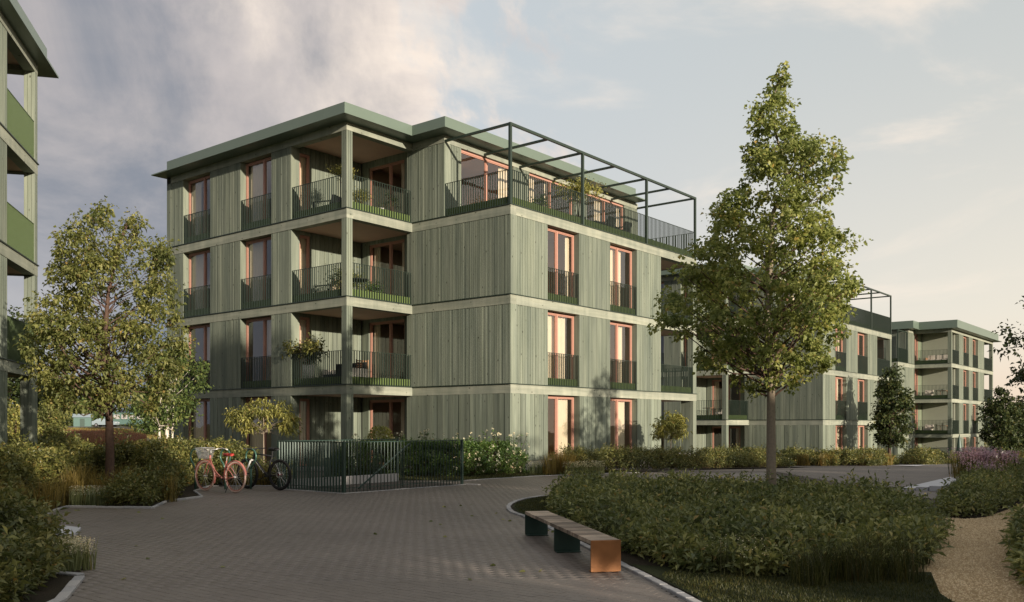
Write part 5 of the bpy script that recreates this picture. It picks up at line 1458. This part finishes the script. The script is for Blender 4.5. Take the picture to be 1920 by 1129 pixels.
# loggias of the second and third houses
def put_w(t, base, s, tt, z, rz): t.location = L2W(s, tt, z, base); t.rotation_euler = (0, 0, HZ + rz)
O2 = C2 + U * 29.5 + V * .45
for k, (lab) in ((1, 'small teak table on the lowest loggia of the second house'), (2, 'small teak table on the middle loggia of the second house')):
    put_w(table(lab, 0, 0, 1, .4, .72, 'teak'), O2, -2.2, 6.2, LV[k] - 1.05, 0)
put_w(chair('cream chair on the lowest loggia of the second house', 0, 0, 1, 0, 'cream', 'black', False), O2, -2.3, 5.4, LV[1] - 1.05, R(180))
for k, nm in ((3, 'topmost'), (2, 'middle'), (1, 'lowest')):
    if k == 3: put_w(sofa('cream sofa on the topmost loggia of the farthest house', 0, 0, 1, 0, 1.9), C3, 1.2, 1.3, LV[k] - 2.11, R(-90))
    else:
        put_w(chair('cream lounge chair on the %s loggia of the farthest house' % nm, 0, 0, 1, 0), C3, .9, 2.1, LV[k] - 2.11, R(-90)); put_w(table('teak table on the %s loggia of the farthest house' % nm, 0, 0, 1, .4, .7, 'teak', (.5, .35)), C3, .8, .9, LV[k] - 2.11, 0)
# closed parasol and low fences by the third house
px0 = thing('closed_parasol', 'folded dark green parasol standing in the garden of the farthest house', 'parasol', (C3[0] - 1.05, 73.5, h(36, 73.5)))
mb = MB(); mb.tube([(0, 0, -.1), (0, 0, 2.3)], .03, 8); mb.build('pole', M['black'], px0)
mb = MB(); mb.lathe([(.30, .55), (.27, .7), (.2, 1.3), (.11, 1.9), (.04, 2.2)], 10); mb.build('canopy', M['fence'], px0)
def low_fence(label, p0, p1):
    p0 = np.array(p0); p1 = np.array(p1); d = p1 - p0; L = np.linalg.norm(d); t = thing('slat_fence', label, 'fence', (p0[0], p0[1], h(*p0)), math.atan2(d[1], d[0]))
    mb = MB(); mb.box(0, L, -.02, .02, 1.1, 1.13); mb.build('rail', M['fence'], t)
    mb = MB(); n = int(L / .11)
    for i in range(n): mb.box(L * (i + .5) / n - .02, L * (i + .5) / n + .02, -.006, .006, 0, 1.1)
    tag(mb.build('slats', M['fence'], t), kind='stuff')
low_fence('dark slat fence in the garden left of the folded parasol', (29.8, 67.5), (33.6, 70.2)); low_fence('dark slat fence in the garden right of the folded parasol', (37.0, 73.0), (41.0, 77.5))
# small lamp post at far right omitted: not visible

# ------------------------------------------------------------------ far background on the left
def road(name, y0, y1, mat, dz):
    xs = list(range(-240, -10, 5)); mb = MB()
    for i in range(len(xs) - 1):
        a, b = xs[i], xs[i + 1]; mb.quad([(a, y0, h(a, y0) + dz), (b, y0, h(b, y0) + dz), (b, y1, h(b, y1) + dz), (a, y1, h(a, y1) + dz)])
    return tag(mb.build(name, mat), kind='structure')
road('road', 158, 168, M['asphalt'], .08); road('road_shoulder', 156.5, 158, M['concrete'], .10); road('road', 180, 186, M['asphalt'], .08)
def bgp(px_, D): return (px_ - 960) / 1715 * D
cx = bgp(198, 163)
car = thing('parked_car', 'pale blue small car on the road seen beyond the left beds', 'car', (cx, 163, h(cx, 163) + .09), 0)
mb = MB(); prof = [(-2.1, .35), (2.1, .35), (2.12, .75), (1.9, .92), (1.0, 1.0), (.35, 1.46), (-1.0, 1.5), (-1.75, 1.05), (-2.1, .98)]
n = len(prof); W_ = .84
for s in (-1, 1): mb.v += [(x, s * W_ * (1 if z < 1.1 else .82), z) for x, z in prof]
mb.f = [tuple(range(n)), tuple(range(2 * n - 1, n - 1, -1))] + [(i, (i + 1) % n, n + (i + 1) % n, n + i) for i in range(n)]; mb.mi = [0] * len(mb.f)
M['carpaint'] = simple('pale_blue_car_paint', (.30, .37, .40), .3, .2, .5, .05); mb.build('car_body', M['carpaint'], car)
for s in (-1, 1):
    mb = MB(); mb.hexa([(-1.45, s * .79, 1.02), (.85, s * .79, 1.02), (.85, s * .80, 1.02), (-1.45, s * .80, 1.02), (-.95, s * .70, 1.42), (.30, s * .70, 1.42), (.30, s * .71, 1.42), (-.95, s * .71, 1.42)]); mb.build('side_window', M['black'], car)
    for wx in (-1.3, 1.3):
        mb = MB(); mb.tube([(wx, s * .70, .32), (wx, s * .88, .32)], .32, 16); w = mb.build('wheel', M['rubber'], car); mb = MB(); mb.tube([(wx, s * .881, .32), (wx, s * .89, .32)], .18, 12); mb.build('rim', M['steel'], w)
    mb = MB(); mb.box(2.08, 2.13, s * .6 - .12, s * .6 + .12, .66, .78); mb.build('headlight', M['whitepaint'], car)
M['teal'] = simple('teal_paint', (.085, .15, .135), .6, 0, .3, .1)
cx = bgp(146, 170); sh = thing('garden_shed', 'small teal wooden shed with gabled roof beside the far road', 'shed', (cx, 172, h(cx, 172)), R(20))
mb = MB(); mb.box(-1.5, 1.5, -1.2, 1.2, -.3, 1.75); mb.build('wall', M['teal'], sh); mb = MB(); mb.hexa([(-1.7, -1.4, 1.75), (1.7, -1.4, 1.75), (1.7, 1.4, 1.75), (-1.7, 1.4, 1.75), (-1.7, -.05, 2.4), (1.7, -.05, 2.4), (1.7, .05, 2.4), (-1.7, .05, 2.4)]); mb.build('roof', M['carpaint'], sh)
mb = MB(); mb.box(-.4, .4, -1.24, -1.19, -.2, 1.5); mb.build('door', M['fence'], sh)
cx = bgp(238, 190); bs = thing('site_trailer', 'long teal site trailer with pale window band beyond the far road', 'trailer', (cx, 190, h(cx, 190)), R(4))
mb = MB(); mb.box(-4.2, 4.2, -1.2, 1.2, .5, 2.9); mb.build('trailer_body', M['teal'], bs)
for i in range(5):
    mb = MB(); mb.box(-3.8 + i * 1.55, -2.6 + i * 1.55, -1.24, -1.19, 1.6, 2.5); mb.build('window', M['concrete'], bs)
for i in (-2.6, 2.6):
    mb = MB(); mb.tube([(i, -1.1, .35), (i, -.8, .35)], .35, 12); mb.build('wheel', M['rubber'], bs)
# woods beyond the road: one mass, with single trees in front
def woods(name, x0, x1, y, H, n, seed, mat, leaf=.7):
    q = np.random.default_rng(seed); x = q.uniform(x0, x1, n); top = H * (.72 + .3 * lump(x, x * 0, seed, .25) + .16 * lump(x, x * 0, seed + 1, .9))
    z = top * (1 - (q.random(n) ** 1.6) * .98); yy = y + q.uniform(-4, 4, n) + (top - z) * -.25
    P = np.stack([x, yy, hgt(x, yy) + z], 1)
    return tag(obj(name, leaf_mesh(name, P, q.normal(size=P.shape), leaf * q.uniform(.6, 1.3, n), leaf * .7, q, M[mat], .2)), kind='stuff')
woods('woods', -150, -52, 205, 12.5, 26000, 501, 'darkleaf'); woods('woods', -130, -60, 192, 3.0, 5000, 502, 'birchleaf', .5)
def bush(name, label, x, y, w, hh, mat, seed, leaf=.16, n=70, per=60, group=None):
    return make_tree(name, label, 'tree' if 'tree' in name else 'shrub', x, y, [(.1, -.4 * w, .4 * w), (hh * .3, -.5 * w, .5 * w), (hh * .65, -.45 * w, .45 * w), (hh * .9, -.25 * w, .25 * w), (hh, -.05 * w, .05 * w)], .08, M[mat], M['bark'], nclump=n, per=per, leaf=leaf, width=leaf * .6, clump=w * .16, seed=seed, nlimb=24, shell=.25, group=group)
bush('golden_bush', 'golden leaved bush seen between the left house posts', bgp(30, 40), 40, 2.2, 2.3, 'yellowleaf', 511, .12)
bush('golden_bush', 'golden leaved bush right of the left house corner post', bgp(92, 42), 42, 2.2, 2.6, 'gold', 512, .12)
bush('dark_tree', 'tall dark tree behind the left house loggia', bgp(20, 62), 62, 8, 8.5, 'darkleaf', 513, .35, 90, 60)
bush('dark_tree', 'dark tree between the left house and the olive maple', bgp(92, 178), 178, 11, 11, 'darkleaf', 514, .5, 110, 60)
bush('dark_tree', 'green tree far behind the olive maple trunk', bgp(300, 120), 120, 9, 7.5, 'birchleaf', 515, .45, 90, 50)
bush('dark_tree', 'green tree beside the teal shed', bgp(172, 202), 202, 10, 10.5, 'birchleaf', 516, .5, 90, 50)
q = np.random.default_rng(520); x = q.uniform(-60, -24, 40000); y = q.uniform(58, 96, 40000); k = (x < -.40 * y) & (x > -.58 * y)
tag(blades('meadow_grass', x[k], y[k], .6, M['redgrass'], 521, .05, .4), kind='stuff')
x = q.uniform(-95, -34, 30000); y = q.uniform(96, 150, 30000); k = (x < -.36 * y) & (x > -.58 * y)
tag(blades('meadow_grass', x[k], y[k], .18, M['strawgrass'], 522, .05, .4), kind='stuff')
# far right: low fields, hedgerows, a pale garden wall
gw = thing('garden_wall', 'low pale garden wall in the field right of the farthest house', 'wall', (55.5, 108, h(55, 108)), R(3))
mb = MB(); mb.box(-4.5, 3.5, -.15, .15, -.2, .75); mb.box(-4.55, 3.55, -.2, .2, .751, .82); mb.build('wall_body', M['concrete'], gw)
woods('hedgerow', 60, 200, 150, 2.6, 7000, 531, 'shrub_left', .5); woods('hedgerow', 110, 420, 330, 7.5, 12000, 532, 'shrub_left', 1.3); woods('hedgerow', 45, 70, 118, 1.2, 2600, 533, 'shrub_left', .3)
